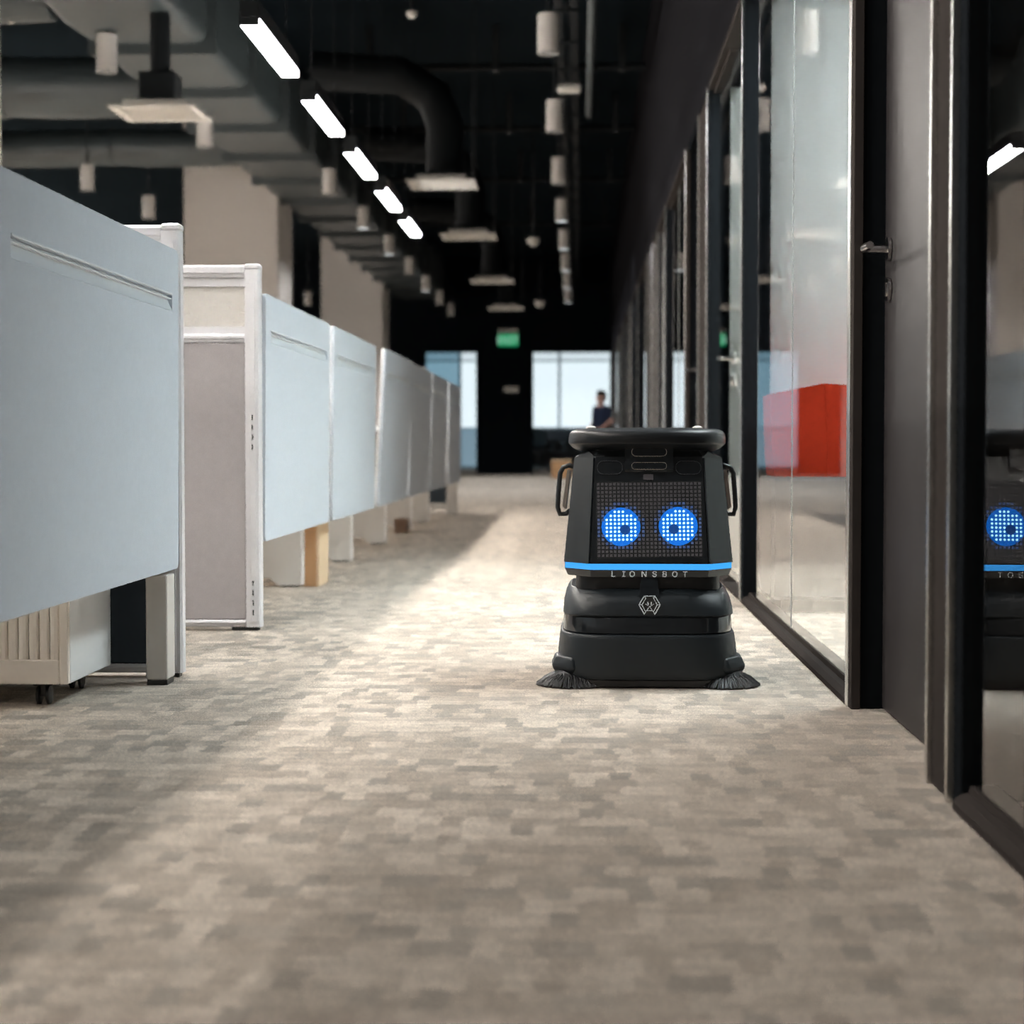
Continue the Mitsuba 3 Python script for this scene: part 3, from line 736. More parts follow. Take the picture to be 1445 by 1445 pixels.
def detector(x, y, z, r, label, cat_):
    t = thing('ceiling_detector', label, cat_)
    put('body', lathe([(r * 0.35, z - r * 0.9), (r * 0.7, z - r * 0.6), (r, z - r * 0.2), (r, z + r * 0.3), (0, z + r * 0.3)], 20, (x, y, 0)), 'material_fitting_white', t, smooth=45)
    put('stem', tube([(x, y, z + r * 0.3), (x, y, CEIL)], 0.012, 8), 'material_black_plastic', t)
detector(-1.17, 12.9, 3.62, 0.04, 'small white smoke detector above the linear lamps', 'smoke detector')
detector(-4.02, 13.0, 3.63, 0.04, 'small white smoke detector at the top left corner', 'smoke detector')
detector(-0.59, 23.5, 3.22, 0.085, 'white dome sensor between the diffusers and the walkway cylinder lamps', 'smoke detector')
detector(-0.73, 33.8, 3.22, 0.10, 'small white dome sensor above the exit sign', 'smoke detector')
t = thing('ceiling_fixture', 'white oblong emergency light between the two nearest walkway cylinder lamps', 'light')
put('body', cbox(-0.19, 0.01, 15.3, 15.42, 3.53, 3.60, 0.02), 'material_fitting_white', t)
put('stem', cbox(-0.10, -0.08, 15.35, 15.37, 3.60, CEIL), 'material_black_plastic', t)

# exit sign and door plate
t = thing('exit_sign', 'green illuminated EXIT sign high on the black end wall', 'sign')
put('housing', cbox(-1.72, -1.30, 38.86, 39.0, 2.96, 3.07, 0.01), 'material_desk_grey', t)
put('face', cbox(-1.72, -1.30, 38.88, 38.93, 2.70, 2.96, 0.004), 'material_green', t, emit=(0.002, 0.15, 0.06), weight=.02)
tx = meshkit.text_mesh('EXIT', 0.14, 0.004, bold=True); tx.apply_translation(-tx.bounds.mean(0)); tx.apply_scale([1, 1, 1])
tx.apply_transform(trimesh.transformations.rotation_matrix(math.pi / 2, (1, 0, 0)))
put('lettering', moved(tx, (-1.51, 38.877, 2.83)), 'material_white_frame', t, emit=(0.12, 0.32, 0.22), weight=.02)
solo('door_plate', prism(rounded(0.31, 0.12, 0.02, -1.45, 1.79), 38.98, 39.0, 'y'), 'material_fitting_white', 'small white plate on the black end wall below the exit sign', 'sign')

# ------------------------------------------------------------------ workstations on the left
PX = -1.06
def lean(m, a, x, z):
    m = m.copy(); m.apply_transform(trimesh.transformations.rotation_matrix(a, (0, 1, 0), (x, 0, z))); return m
tilts = (0.006, 0.006, 0.009, 0.013, 0.050, 0.026, 0.022, 0.012)
spans = [(1.62, 3.20), (3.30, 4.83), (6.17, 7.76), (7.87, 9.50), (9.68, 11.28), (11.42, 12.95), (13.06, 14.55), (14.85, 16.35)]
for k, (y0, y1) in enumerate(spans):
    pos = ('just outside the left photo edge', 'largest, at the left photo edge', 'just right of the white partition', 'second beyond the partition', 'third beyond the partition, leaning most', 'fourth beyond the partition', 'fifth beyond the partition', 'last of the row')[k]
    t = thing('desk_screen', f'pale blue-grey desk screen beside the walkway, {pos}', 'screen', 'desk screens along the walkway')
    z0, z1, r = 0.295, 1.129, 0.022
    a = tilts[k]
    ol = sbox(y0 + r, z0 + r, y1 - r, z1 - r).buffer(r, quad_segs=5)
    s0, s1, sz = y0 + 0.10, y1 - 0.075, 1.013
    slot = sbox(s0, sz - 0.047, s1, sz)
    put('board', lean(prism(ol.difference(slot), PX - 0.012, PX, 'x'), a, PX, z0), 'material_blue_grey_fabric', t)
    put('backing', lean(prism(ol, PX - 0.024, PX - 0.014, 'x'), a, PX, z0), 'material_edge_white', t, label='white edged rear layer')
    put('channel', lean(cat(cbox(PX - 0.013, PX - 0.0115, s0, s1, sz - 0.047, sz), cbox(PX - 0.012, PX + 0.002, s0, s1, sz - 0.005, sz, 0.001),
        cbox(PX - 0.012, PX - 0.002, s0, s1, sz - 0.016, sz - 0.012, 0.001), hull([(PX - .0115, s0, sz - .017), (PX - .0115, s1, sz - .017), (PX + .001, s0, sz - .047), (PX + .001, s1, sz - .047), (PX - .0115, s0, sz - .047), (PX - .0115, s1, sz - .047)])), a, PX, z0), 'material_aluminium_light', t, label='pale metal rail set in a slot')
    for yy in (y0 + 0.02, y1 - 0.06):
        put('bracket', cbox(PX - 0.075, PX - 0.022, yy, yy + 0.035, 0.70, 0.735, 0.003), 'material_white_frame', t)
    # the desk behind
    where = ('out of frame', 'largest', 'first beyond the partition', 'second beyond the partition', 'leaning', 'fourth beyond the partition', 'fifth beyond the partition', 'last')[k]
    d = thing('workstation_desk', f'grey office desk behind the {where} desk screen' if 'beyond' not in where else f'grey office desk behind the desk screen {where}', 'desk', 'desks behind the screens')
    ye = (3.17, 4.74, 7.98, 9.72, 11.45, 13.2, 14.72, 16.40)[k]
    ys = (1.62, 3.22, 6.17, 8.03, 9.77, 11.5, 13.25, 14.77)[k]
    put('desktop', cbox(PX - 0.90, PX - 0.085, ys, ye + (0.05 if k < 2 else 0.026), 0.70, 0.73, 0.004), 'material_white_laminate', d)
    xr = PX - 0.155
    if k < 2:
        put('leg_post', cat(cbox(-1.118, -1.062, ye - .04, ye + .05, 0.014, 0.285, 0.003), cbox(-1.16, -1.115, ye - .03, ye + .04, 0.275, 0.70, 0.003)), 'material_desk_grey', d)
        put('foot', cbox(-1.116, -1.064, ye - .035, ye + .045, 0.0, 0.014), 'material_black_plastic', d)
        put('leg_post', cbox(-1.9, -1.85, ye - .04, ye + .05, 0.0, 0.70, 0.003), 'material_desk_grey', d)
        continue
    if k == 7: xr = PX - 0.03
    g = Polygon([(xr - 0.72, 0.008), (xr - 0.62, 0.008), (xr - 0.585, 0.04), (xr - 0.135, 0.04), (xr - 0.10, 0.008), (xr, 0.008), (xr, 0.70), (xr - 0.72, 0.70)])
    if k < 7:
        put('gable_leg', prism(g, ye, ye + 0.026, 'y'), 'material_desk_grey', d)
        put('edge_band', cbox(xr, xr + 0.012, ye - 0.001, ye + 0.027, 0.010, 0.70, 0.002), 'material_edge_white', d)
        put('foot', cbox(xr - 0.09, xr - 0.01, ye, ye + 0.025, 0.0, 0.008), 'material_black_plastic', d)
    else:
        put('gable_leg', cbox(xr - 0.10, xr, ye, ye + 0.05, 0.008, 0.70, 0.002), 'material_desk_grey', d)
        put('foot', cbox(xr - 0.09, xr - 0.01, ye, ye + 0.045, 0.0, 0.008), 'material_black_plastic', d)
        put('modesty_panel', cbox(xr - 0.72, xr - 0.10, ye + 0.01, ye + 0.03, 0.10, 0.70, 0.002), 'material_charcoal_and_shade_fabric', d)
        put('stretcher', cbox(xr - 0.72, xr - 0.10, ye, ye + 0.04, 0.05, 0.09, 0.004), 'material_desk_grey', d)

def partition(y, xr, label, lower, xl=-2.55, H=1.222):
    t = thing('partition_screen', label, 'partition', 'white framed partitions')
    m = 'material_white_frame'
    prof = Polygon([(xr - .05, y), (xr - .006, y), (xr, y + .008), (xr, y + .042), (xr - .006, y + .05), (xr - .05, y + .05), (xr - .05, y + .03), (xr - .036, y + .03), (xr - .036, y + .02), (xr - .05, y + .02)])
    body = prism(prof, 0.012, H - 0.02)
    put('post', cat(body, cbox(xr - .034, xr - .016, y - .004, y + .001, 0.03, H - .05, .001)), m, t)
    for z in (0.052, 0.604):
        for i in range(4): put('slot', cbox(xr - .0280, xr - .0235, y - .0048, y - .003, z + i * .033, z + .018 + i * .033), 'material_black_plastic', t)
    put('post_cap', cbox(xr - .052, xr + .001, y - .002, y + .052, H - .02, H, .006), m, t)
    put('foot', cbox(xr - .10, xr - .01, y + .008, y + .042, 0.0, 0.012), 'material_black_plastic', t)
    for a, b in ((H - .045, H - .004), (H - .262, H - .232), (.012, .036)):
        put('rail', cat(cbox(xl, xr - .05, y + .004, y + .046, a, b, .004), cbox(xl, xr - .05, y - .001, y + .051, a + .012, b - .006, .002)), m, t)
    put('header_strip', cbox(xl, xr - .05, y + .015, y + .035, H - .075, H - .045), m, t)
    put('lower_band', cbox(xl, xr - .05, y + .012, y + .038, H - .232, H - .208), m, t)
    z0, z1 = H - .208, H - .075
    n = 44; zz = np.linspace(z0, z1, 2 * n + 1)
    v, f = [], []
    for i, z in enumerate(zz):
        yy = y + .025 - (0.0022 if i % 2 else 0.0)
        v += [(xl, yy, z), (xr - .05, yy, z)]
    for i in range(2 * n): f += [(2 * i, 2 * i + 1, 2 * i + 3), (2 * i, 2 * i + 3, 2 * i + 2)]
    put('ribbed_pane', trimesh.Trimesh(v, f, process=False), 'material_ribbed_pane', t, label='translucent horizontally ribbed pane')
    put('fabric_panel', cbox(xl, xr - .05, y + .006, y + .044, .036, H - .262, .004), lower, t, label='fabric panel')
partition(4.86, -1.058, 'white framed partition behind the nearest desk screen, foot panel coloured dark for desk shade', 'material_charcoal_and_shade_fabric', H=1.207)  # shade under the desk is put into the dark fabric colour
partition(6.10, -1.062, 'white framed partition with ribbed translucent top and grey fabric, facing the camera', 'material_grey_fabric', xl=-2.4)

# mobile pedestal with tambour front
def pedestal():
    t = thing('mobile_pedestal', 'cream tambour front pedestal cabinet on castors under the nearest desk screen', 'cabinet')
    x1, x0, y0, y1, z0, z1 = -1.205, -1.625, 4.30, 4.685, 0.055, 0.60
    put('carcass', cat(cbox(x1 - .018, x1, y0 + .006, y1, z0, z1, .002), cbox(x0, x0 + .018, y0 + .006, y1, z0, z1, .002), cbox(x0 + .018, x1 - .018, y1 - .016, y1, z0, z1), cbox(x0 + .018, x1 - .018, y0 + .006, y1 - .016, z0, z0 + .018)), 'material_white_laminate', t)
    put('top', cbox(x0, x1, y0, y1, z1, z1 + .022, .003), 'material_white_laminate', t)
    put('front_frame', cat(cbox(x1 - .022, x1, y0 - .010, y0 + .006, z0, z1, .003), cbox(x0, x0 + .022, y0 - .010, y0 + .006, z0, z1, .003), cbox(x0 + .022, x1 - .022, y0 - .010, y0 + .006, z0, z0 + .058, .003), cbox(x0 + .022, x1 - .022, y0 - .010, y0 + .006, z1 - .04, z1, .003)), 'material_cream', t)
    n = 15; w = (x1 - x0 - .044) / n
    for i in range(n):
        a = x0 + .022 + i * w
        pr = Polygon([(a + .0008, y0 + .006), (a + .0008, y0), (a + w * .2, y0 - .005), (a + w * .5, y0 - .0062), (a + w * .8, y0 - .005), (a + w - .0008, y0), (a + w - .0008, y0 + .006)])
        put('tambour_slat', prism(pr, z0 + .058, z1 - .04), 'material_cream', t)
    for sx in (x0 + .05, x1 - .075):
        for sy in (y0 + .05, y1 - .05):
            c = entry(t + '__castor')
            scene[c] = mikit.ply(cat(cbox(sx - .022, sx + .022, sy - .02, sy + .02, .046, z0, .002), cbox(sx - .006, sx + .006, sy - .012, sy + .014, .02, .046)), 'material_black_plastic')
            for dx in (-.017, .007):
                wl = lathe([(0, 0), (.018, 0), (.0225, .002), (.0225, .008), (.018, .010), (0, .010)], 24)
                wl.apply_transform(trimesh.transformations.rotation_matrix(math.pi / 2, (0, 1, 0)))
                key = entry(c + '__wheel'); scene[key] = mikit.ply(moved(wl, (sx + dx, sy, .0225)), 'material_black_plastic', smooth=40)
pedestal()

# things among the desks
t = thing('cardboard_box', 'tall flat brown cardboard box beside the desk leg under the second desk screen', 'box')
put('face', cbox(-1.2005, -1.15, 8.01, 8.07, 0.0, 0.50, .002), 'material_cardboard', t)
put('side_edge', cbox(-1.15, -1.138, 8.008, 8.31, 0.0, 0.50, .002), 'material_cardboard_edge', t, label='paler folded edge')
solo('wooden_crate', cat(cbox(-1.30, -1.215, 12.9, 13.08, 0.0, 0.10, .003), cbox(-1.30, -1.215, 12.895, 12.9, 0.01, 0.045, .002), cbox(-1.30, -1.215, 12.895, 12.9, 0.055, 0.09, .002)), 'material_dark_wood', 'small dark brown wooden box on the floor under the fifth desk screen', 'box')
t = thing('red_desk_bin', 'orange-red tray glimpsed in the gap before the leaning desk screen', 'tray')
put('body', cat(cbox(-1.30, -1.13, 9.62, 9.80, .80, .803), cbox(-1.30, -1.13, 9.62, 9.624, .80, .94), cbox(-1.30, -1.13, 9.796, 9.80, .80, .94), cbox(-1.134, -1.13, 9.62, 9.80, .80, .94), cbox(-1.30, -1.296, 9.62, 9.80, .80, .94)), 'material_red_fabric', t)
put('stand', cbox(-1.25, -1.18, 9.67, 9.75, .73, .80, .004), 'material_black_plastic', t)
t = thing('desk_caddy', 'pinkish storage caddy standing above the sixth desk screen', 'caddy')
put('body', cbox(-1.42, -1.18, 13.9, 14.3, .73, 1.19, .03), 'material_lamp_white', t)
put('lid', cbox(-1.425, -1.175, 13.895, 14.305, 1.19, 1.205, .006), 'material_cream', t)
t = thing('desk_cushion', 'brown cushion peeking over the top of the fourth desk screen', 'cushion')
put('pad', loft([sup(.05, .10, 3, .735 + .0, 24, -1.30, 11.0), sup(.07, .15, 3, .80, 24, -1.30, 11.0), sup(.07, .16, 3, 1.05, 24, -1.29, 11.0), sup(.05, .12, 3, 1.14, 24, -1.28, 11.0), sup(.02, .05, 3, 1.165, 24, -1.28, 11.0)]), 'material_beige_fabric', t, smooth=True)

# ------------------------------------------------------------------ behind the glass
def red_sofa():
    t = thing('red_bench', 'orange-red upholstered bench back on a dark base in the glass meeting room', 'bench')
    x0, xm, x1, y = 0.715, 0.915, 1.75, 6.95
    ring = lambda z, g, yb, d: np.array([(x0 - g, y, z), (xm + d, y - .07, z), (x1 + g, y + .10, z), (x1 + g, y + yb, z), (x0 - g, y + yb, z)])
    r1 = ring(.82, 0.0, .30, -.008); r1[1, 2] = .848; r1[0, 2] = .812; r1[2, 2] = .80; r1[3, 2] = .80; r1[4, 2] = .81
    put('upholstered_back', loft([ring(.502, -.018, .30, .006), ring(.56, -.010, .30, .004), r1]), 'material_red_fabric', t)
    put('seam', tube([(xm + .006, y - .070, .506), (xm, y - .071, .70), (xm - .008, y - .071, .845)], .003, 8), 'material_red_fabric', t)
    put('base', cbox(x0 - .01, x1 + .05, y - .16, y + .33, .05, .50, .012), 'material_charcoal_and_shade_fabric', t, label='dark charcoal bench base')
    put('plinth', cbox(x0 + .03, x1, y - .12, y + .30, 0, .05), 'material_black_plastic', t)
red_sofa()
def beige_chair():
    t = thing('beige_armchair', 'beige upholstered chair standing behind the near glass panel', 'chair')
    cx, cy = 1.22, 3.72
    put('seat', loft([sup(.25, .25, 4, .40, 40, cx, cy), sup(.27, .27, 4, .42, 40, cx, cy), sup(.27, .27, 4, .47, 40, cx, cy), sup(.24, .24, 4, .50, 40, cx, cy)]), 'material_beige_fabric', t, smooth=40)
    ang = np.linspace(math.radians(150), math.radians(390), 25); inner, rings = [], []
    for a in ang:
        top = .86 - .10 * abs(math.sin((a - math.radians(270)) * .5))
        c, s = math.cos(a), math.sin(a)
        rings.append(np.array([(cx + .26 * c, cy + .26 * s, .38), (cx + .33 * c, cy + .33 * s, .40), (cx + .37 * c, cy + .37 * s, top), (cx + .345 * c, cy + .345 * s, top + .03), (cx + .31 * c, cy + .31 * s, top)]))
    put('backrest', loft(rings), 'material_beige_fabric', t, smooth=40)
    for sx in (-.18, .18):
        for sy in (-.18, .18): put('leg', tube([(cx + sx, cy + sy, .41), (cx + sx * 1.2, cy + sy * 1.2, 0)], [.016, .010], 10), 'material_black_plastic', t, smooth=50)
beige_chair()

# ------------------------------------------------------------------ the far end
t = thing('far_cardboard_box', 'brown cardboard box on the floor at the corridor end beside the robot', 'box')
put('body', cbox(-0.52, -0.16, 34.2, 34.6, 0, 0.32, .006), 'material_cardboard', t)
put('lid', cbox(-0.53, -0.15, 34.19, 34.61, 0.32, 0.345, .004), 'material_cardboard_edge', t)
def far_chair(x, y, a, label):
    t = thing('office_chair', label, 'chair', 'office chairs beyond the opening')
    R = trimesh.transformations.rotation_matrix(a, (0, 0, 1)); R[:3, 3] = (x, y, 0)
    def p(n, m, mat, s=40): m = m.copy(); m.apply_transform(R); put(n, m, mat, t, smooth=s)
    p('seat', loft([sup(.22, .21, 4, .44, 32), sup(.25, .24, 4, .47, 32), sup(.23, .22, 4, .51, 32)]), 'material_far_dark')
    p('backrest', loft([np.stack([s[:, 0], s[:, 1] * .12 + .24 + .04 * (z - .6), np.full(len(s), z)], 1) for z, s in ((.58, sup(.17, .2, 4, 0, 32)), (.65, sup(.21, .2, 4, 0, 32)), (.85, sup(.22, .2, 4, 0, 32)), (.98, sup(.18, .2, 4, 0, 32)))]), 'material_far_blue')
    p('column', tube([(0, 0, .06), (0, 0, .44)], .025, 12), 'material_black_plastic')
    for k in range(5):
        b = k * 2 * math.pi / 5
        p('base_arm', tube([(0, 0, .085), (.28 * math.cos(b), .28 * math.sin(b), .05)], [.022, .015], 8), 'material_aluminium_light')
        p('castor', lathe([(0, 0), (.025, 0), (.028, .02), (.025, .045), (0, .05)], 12, (.28 * math.cos(b), .28 * math.sin(b), 0)), 'material_black_plastic')
    for s in (-1, 1): p('armrest', tube([(s * .22, .05, .47), (s * .27, .05, .52), (s * .27, .03, .68), (s * .27, -.1, .69)], .016, 8), 'material_far_blue')
far_chair(-0.85, 42.3, 0.5, 'blue-grey office chair beyond the right opening, left one')
far_chair(-0.18, 43.0, -0.7, 'blue-grey office chair beyond the right opening, next to the cardboard box')
t = thing('far_desk', 'dark desk under the bright windows beyond the right opening', 'desk')
put('top', cbox(-1.3, 0.7, 44.6, 45.4, .72, .76, .006), 'material_far_dark', t)
for x in (-1.3, -.3, .66): put('end_panel', cbox(x, x + .04, 44.62, 45.38, 0, .72, .004), 'material_far_dark', t)
put('modesty_panel', cbox(-1.26, .66, 45.3, 45.33, .12, .72, .004), 'material_far_dark', t)
t = thing('far_cabinet', 'low dark cabinet under the windows beyond the right opening', 'cabinet')
put('carcass', cbox(-1.0, 1.3, 46.2, 46.7, .04, 1.0, .006), 'material_far_dark', t)
for i in range(4): put('door', cbox(-.98 + i * .57, -.43 + i * .57, 46.185, 46.2, .06, .97, .004), 'material_far_dark', t)
put('plinth', cbox(-.97, 1.27, 46.25, 46.65, 0, .04), 'material_black_plastic', t)

def person():
    import manifold3d as m3
    t = thing('person', 'dark-haired person in a navy top standing at the corridor end by the glass wall', 'person')
    ox, oy = 0.42, 36.0
    def sph(p, r): return m3.Manifold.sphere(r, 20).translate(list(map(float, p)))
    def chain(*js):
        parts = []
        for (p, r), (q, s) in zip(js, js[1:]): parts.append(m3.Manifold.batch_hull([sph(p, r), sph(q, s)]))
        return m3.Manifold.batch_boolean(parts, m3.OpType.Add)
    def build(parts, edge=.03, it=8):
        m = m3.Manifold.batch_boolean(parts, m3.OpType.Add).refine_to_length(edge).to_mesh()
        tm = trimesh.Trimesh(m.vert_properties[:, :3], m.tri_verts); trimesh.smoothing.filter_taubin(tm, iterations=it)
        # profile: local +y is the way the person faces
        R = trimesh.transformations.rotation_matrix(math.radians(125), (0, 0, 1)); R[:3, 3] = (ox, oy, 0); tm.apply_transform(R)
        return tm
    skin = [chain(((0, 0, 1.34), .075), ((0, .015, 1.46), .062)),
            m3.Manifold.batch_hull([sph((0, .0, 1.57), .085), sph((0, .03, 1.55), .075), sph((0, .055, 1.475), .042)]),
            chain(((0, .098, 1.555), .010), ((0, .118, 1.525), .013)), sph((0, .095, 1.49), .017), sph((-.08, -.01, 1.535), .018), sph((.08, -.01, 1.535), .018),
            sph((-.03, .088, 1.555), .012), sph((.03, .088, 1.555), .012)]
    for s in (-1, 1):
        el, wr = (s * .29, -.03, 1.08), (s * .17, .14, .93)
        skin += [chain(((s * .19, 0, 1.33), .045), (el, .040), (wr, .030))]
        hx, hy, hz = wr
        skin.append(m3.Manifold.batch_hull([sph((hx, hy, hz), .028), sph((hx - s * .05, hy + .03, hz - .03), .03)]))
        for i, L in enumerate((.060, .070, .066, .052)):
            b = np.array((hx - s * .06, hy + .045, hz - .01 - .019 * i)); skin.append(chain((b, .0095), (b + (-s * L * .6, .012, -.01), .009), (b + (-s * L, -.01, -.02), .008)))
        skin.append(chain(((hx - s * .01, hy + .02, hz + .015), .011), ((hx - s * .035, hy + .055, hz + .03), .009)))
        skin.append(chain(((s * .09, 0, .9), .085), ((s * .095, .01, .5), .058), ((s * .1, -.01, .10), .040), ((s * .1, .06, .035), .034)))
    skin.append(m3.Manifold.batch_hull([sph((-.15, 0, 1.31), .07), sph((.15, 0, 1.31), .07), sph((-.10, 0, .95), .10), sph((.10, 0, .95), .10)]))
    put('body', build(skin, .02), 'material_skin', t, smooth=True)
    put('hair', build([m3.Manifold.batch_hull([sph((0, -.015, 1.60), .092), sph((0, -.04, 1.54), .075), sph((0, .03, 1.625), .07)])], .02), 'material_hair', t, smooth=True)
    top = [m3.Manifold.batch_hull([sph((-.155, 0, 1.315), .078), sph((.155, 0, 1.315), .078), sph((-.115, 0, 1.08), .105), sph((.115, 0, 1.08), .105), sph((-.11, 0, .90), .115), sph((.11, 0, .90), .115)])]
    for s in (-1, 1): top.append(chain(((s * .185, 0, 1.33), .062), ((s * .26, -.02, 1.16), .056)))
    put('shirt', build(top, .025), 'material_navy_cloth', t, smooth=True, label='navy short-sleeved top')
    leg = []
    for s in (-1, 1): leg.append(chain(((s * .09, 0, .90), .105), ((s * .097, .01, .5), .075), ((s * .1, -.01, .10), .058)))
    put('trousers', build(leg, .03), 'material_trousers', t, smooth=True)
    for s in (-1, 1): put('shoe', build([m3.Manifold.batch_hull([sph((s * .1, -.03, .042), .042), sph((s * .1, .13, .03), .030), sph((s * .1, .05, .05), .042)])], .02, 4), 'material_black_plastic', t, smooth=True)
person()

# ------------------------------------------------------------------ the cleaning robot
def robot():
    t = thing('cleaning_robot', 'black cleaning robot with glowing blue pixel eyes standing on the corridor carpet', 'robot')
    RX, RY = 0.178, 4.935
    W = lambda m: moved(m, (RX, RY, 0))
    def p(name, m, mat, parent=None, **k): return put(name, W(m), mat, parent or t, **k)
    # base
    low = [(.020, .225, .256), (.024, .233, .264), (.034, .2375, .268), (.055, .2365, .268), (.095, .2325, .266), (.126, .2285, .263), (.134, .2265, .261), (.1375, .222, .257)]
    p('lower_base', loft([sup(a, b, 4.2, z, 96) for z, a, b in low]), 'material_robot_grey', smooth=35, label='flared matte dark grey skirt')
    p('sensor_band', loft([sup(a, b, 4.2, z, 96) for z, a, b in ((.1375, .2175, .252), (.141, .2205, .255), (.178, .2195, .253), (.183, .216, .249))]), 'material_black_gloss', smooth=35, label='glossy black band')
    up = [(.1835, .218, .250), (.187, .2205, .254), (.205, .2185, .252), (.2275, .2135, .246), (.2420, .2065, .230), (.2495, .2020, .216), (.2515, .1985, .210)]
    m = loft([sup(a, b, 6.5, z, 128) for z, a, b in up])
    v = np.array(m.vertices)   # two sloping facets left and right of the raised middle
    k_ = np.clip((np.abs(v[:, 0]) - .10) / .10, 0, 1) * np.clip((v[:, 2] - .200) / .045, 0, 1) * (v[:, 1] < -.1)
    v[:, 1] += .030 * k_; m.vertices = v
    p('upper_base', m, 'material_robot_grey', smooth=14)
    for s in (-1, 1):
        pts = []
        for (x, y, z, r) in ((.196, -.225, .050, .016), (.232, -.190, .052, .016), (.234, -.11, .052, .016), (.196, -.225, .064, .012), (.230, -.19, .066, .012), (.232, -.11, .066, .012), (.20, -.10, .06, .02)):
            sp = trimesh.creation.icosphere(2, r); pts.append(np.array(sp.vertices) + (s * x, y, z))
        p('corner_bumper', hull(np.vstack(pts)), 'material_robot_grey', smooth=30)
        b = entry(t + '__side_brush')
        cx, cy = s * .198, -.185
        scene[b] = mikit.ply(W(lathe([(0, .022), (.045, .022), (.05, .030), (.04, .042), (0, .042)], 28, (cx, cy, 0))), 'material_black_plastic', smooth=40)
        r_ = random.Random(5 + s); blades = []
        for i in range(190):
            a = i * 2 * math.pi / 190 + r_.uniform(-.02, .02); L = r_.uniform(.082, .092); c, q = math.cos(a), math.sin(a)
            z0 = r_.uniform(.024, .036)
            P = np.array([(cx + .04 * c, cy + .04 * q, z0), (cx + .068 * c, cy + .068 * q, z0 * .62), (cx + L * c, cy + L * q, r_.uniform(.001, .006))])
            blades.append(tube(P, [.0028, .0026, .0018], 5))
        scene[entry(b + '__bristles')] = mikit.ply(W(cat(blades)), 'material_bristle', smooth=40)
        labels[b + '__bristles'] = {'kind': 'stuff', 'label': 'black brush bristles'}
        wl = lathe([(0, 0), (.036, 0), (.04, .004), (.04, .026), (.036, .03), (0, .03)], 28)
        wl.apply_transform(trimesh.transformations.rotation_matrix(math.pi / 2, (0, 1, 0)))
        p('drive_wheel', moved(wl, (s * .15 - .015, .06, .04)), 'material_black_plastic', smooth=40)
    p('scrub_deck', cat(cbox(-.16, .16, -.235, -.06, .006, .024, .006), cbox(-.19, .19, -.21, .2, .020, .04, .004)), 'material_black_plastic')
    p('squeegee', cbox(-.17, .17, -.245, -.240, .002, .022, .001), 'material_bristle')
    # neck
    p('neck', loft([sup(.187, .205, 8, .249, 64), sup(.187, .205, 8, .283, 64)]), 'material_robot_dark', smooth=35)
    p('neck_fin', hull([(-.026, -.246, .232), (.026, -.246, .232), (-.020, -.222, .287), (.020, -.222, .287), (-.024, -.19, .232), (.024, -.19, .232), (-.018, -.19, .287), (.018, -.19, .287)]), 'material_black_gloss', label='glossy black centre fin')
    # emblem
    ey, ez = -.2540, .213
    hexo = np.array([(-.027, .0015), (-.0135, .0235), (.0135, .0235), (.027, .0015), (.0135, -.0225), (-.0135, -.0225)])
    lines = []
    def seg(*pts, w=.0014): lines.append(LineString(pts).buffer(w / 2 * 1.35, quad_segs=2))
    seg(hexo[1], hexo[2]); 
    for s in (-1, 1):
        seg((s * .0135, .0235), (s * .027, .0015), (s * .0135, -.0225), w=.0020)
        seg((s * .0095, .0185), (s * .0195, .0012), (s * .0095, -.0165), w=.0014)
        seg((s * .0135, -.0225), (s * .0095, -.0165), w=.0014); seg((s * .027, .0015), (s * .0195, .0012), w=.0012)
        seg((s * .0095, .0185), (s * .0135, .0235), w=.0012)
        seg((s * .0095, -.0165), (0, -.0035), w=.0012); seg((s * .0045, .008), (s * .0035, .002), w=.0020)
        seg((0, -.0035), (s * .011, .0035), w=.0010)
    seg((-.0065, -.0135), (.0065, -.0135), w=.0012)
    from shapely.ops import unary_union
    g = unary_union(lines)
    em = cat([prism(affinity.translate(q, 0, ez), ey - .004, ey, 'y') for q in getattr(g, 'geoms', [g])])
    p('emblem_plate', prism(affinity.translate(Polygon(hexo), 0, ez), ey, -.238, 'y'), 'material_black_plastic')
    scene[entry(t + '__emblem_plate__emblem')] = mikit.ply(W(em), 'material_aluminium_light')
    labels[t + '__emblem_plate__emblem'] = {'label': 'chrome hexagonal lion emblem'}
    # head
    def plan(w, cw, yf, ys, yb): return [(-cw, -yf), (cw, -yf), (w, -ys), (w, yb), (w - .04, yb + .04), (-w + .04, yb + .04), (-w, yb), (-w, -ys)]
    def at(pl, z): return [(x, y, z) for x, y in pl]
    zb, zt = .318, .590
    bot, top, cap = plan(.2150, .150, .232, .150, .17), plan(.188, .137, .186, .120, .16), plan(.150, .128, .172, .10, .14)
    p('head_shell', hull(at(bot, zb) + at(top, zt) + at(cap, .606)), 'material_black_plastic')
    def lerp_(a, b, s): return tuple(np.asarray(a) * (1 - s) + np.asarray(b) * s)
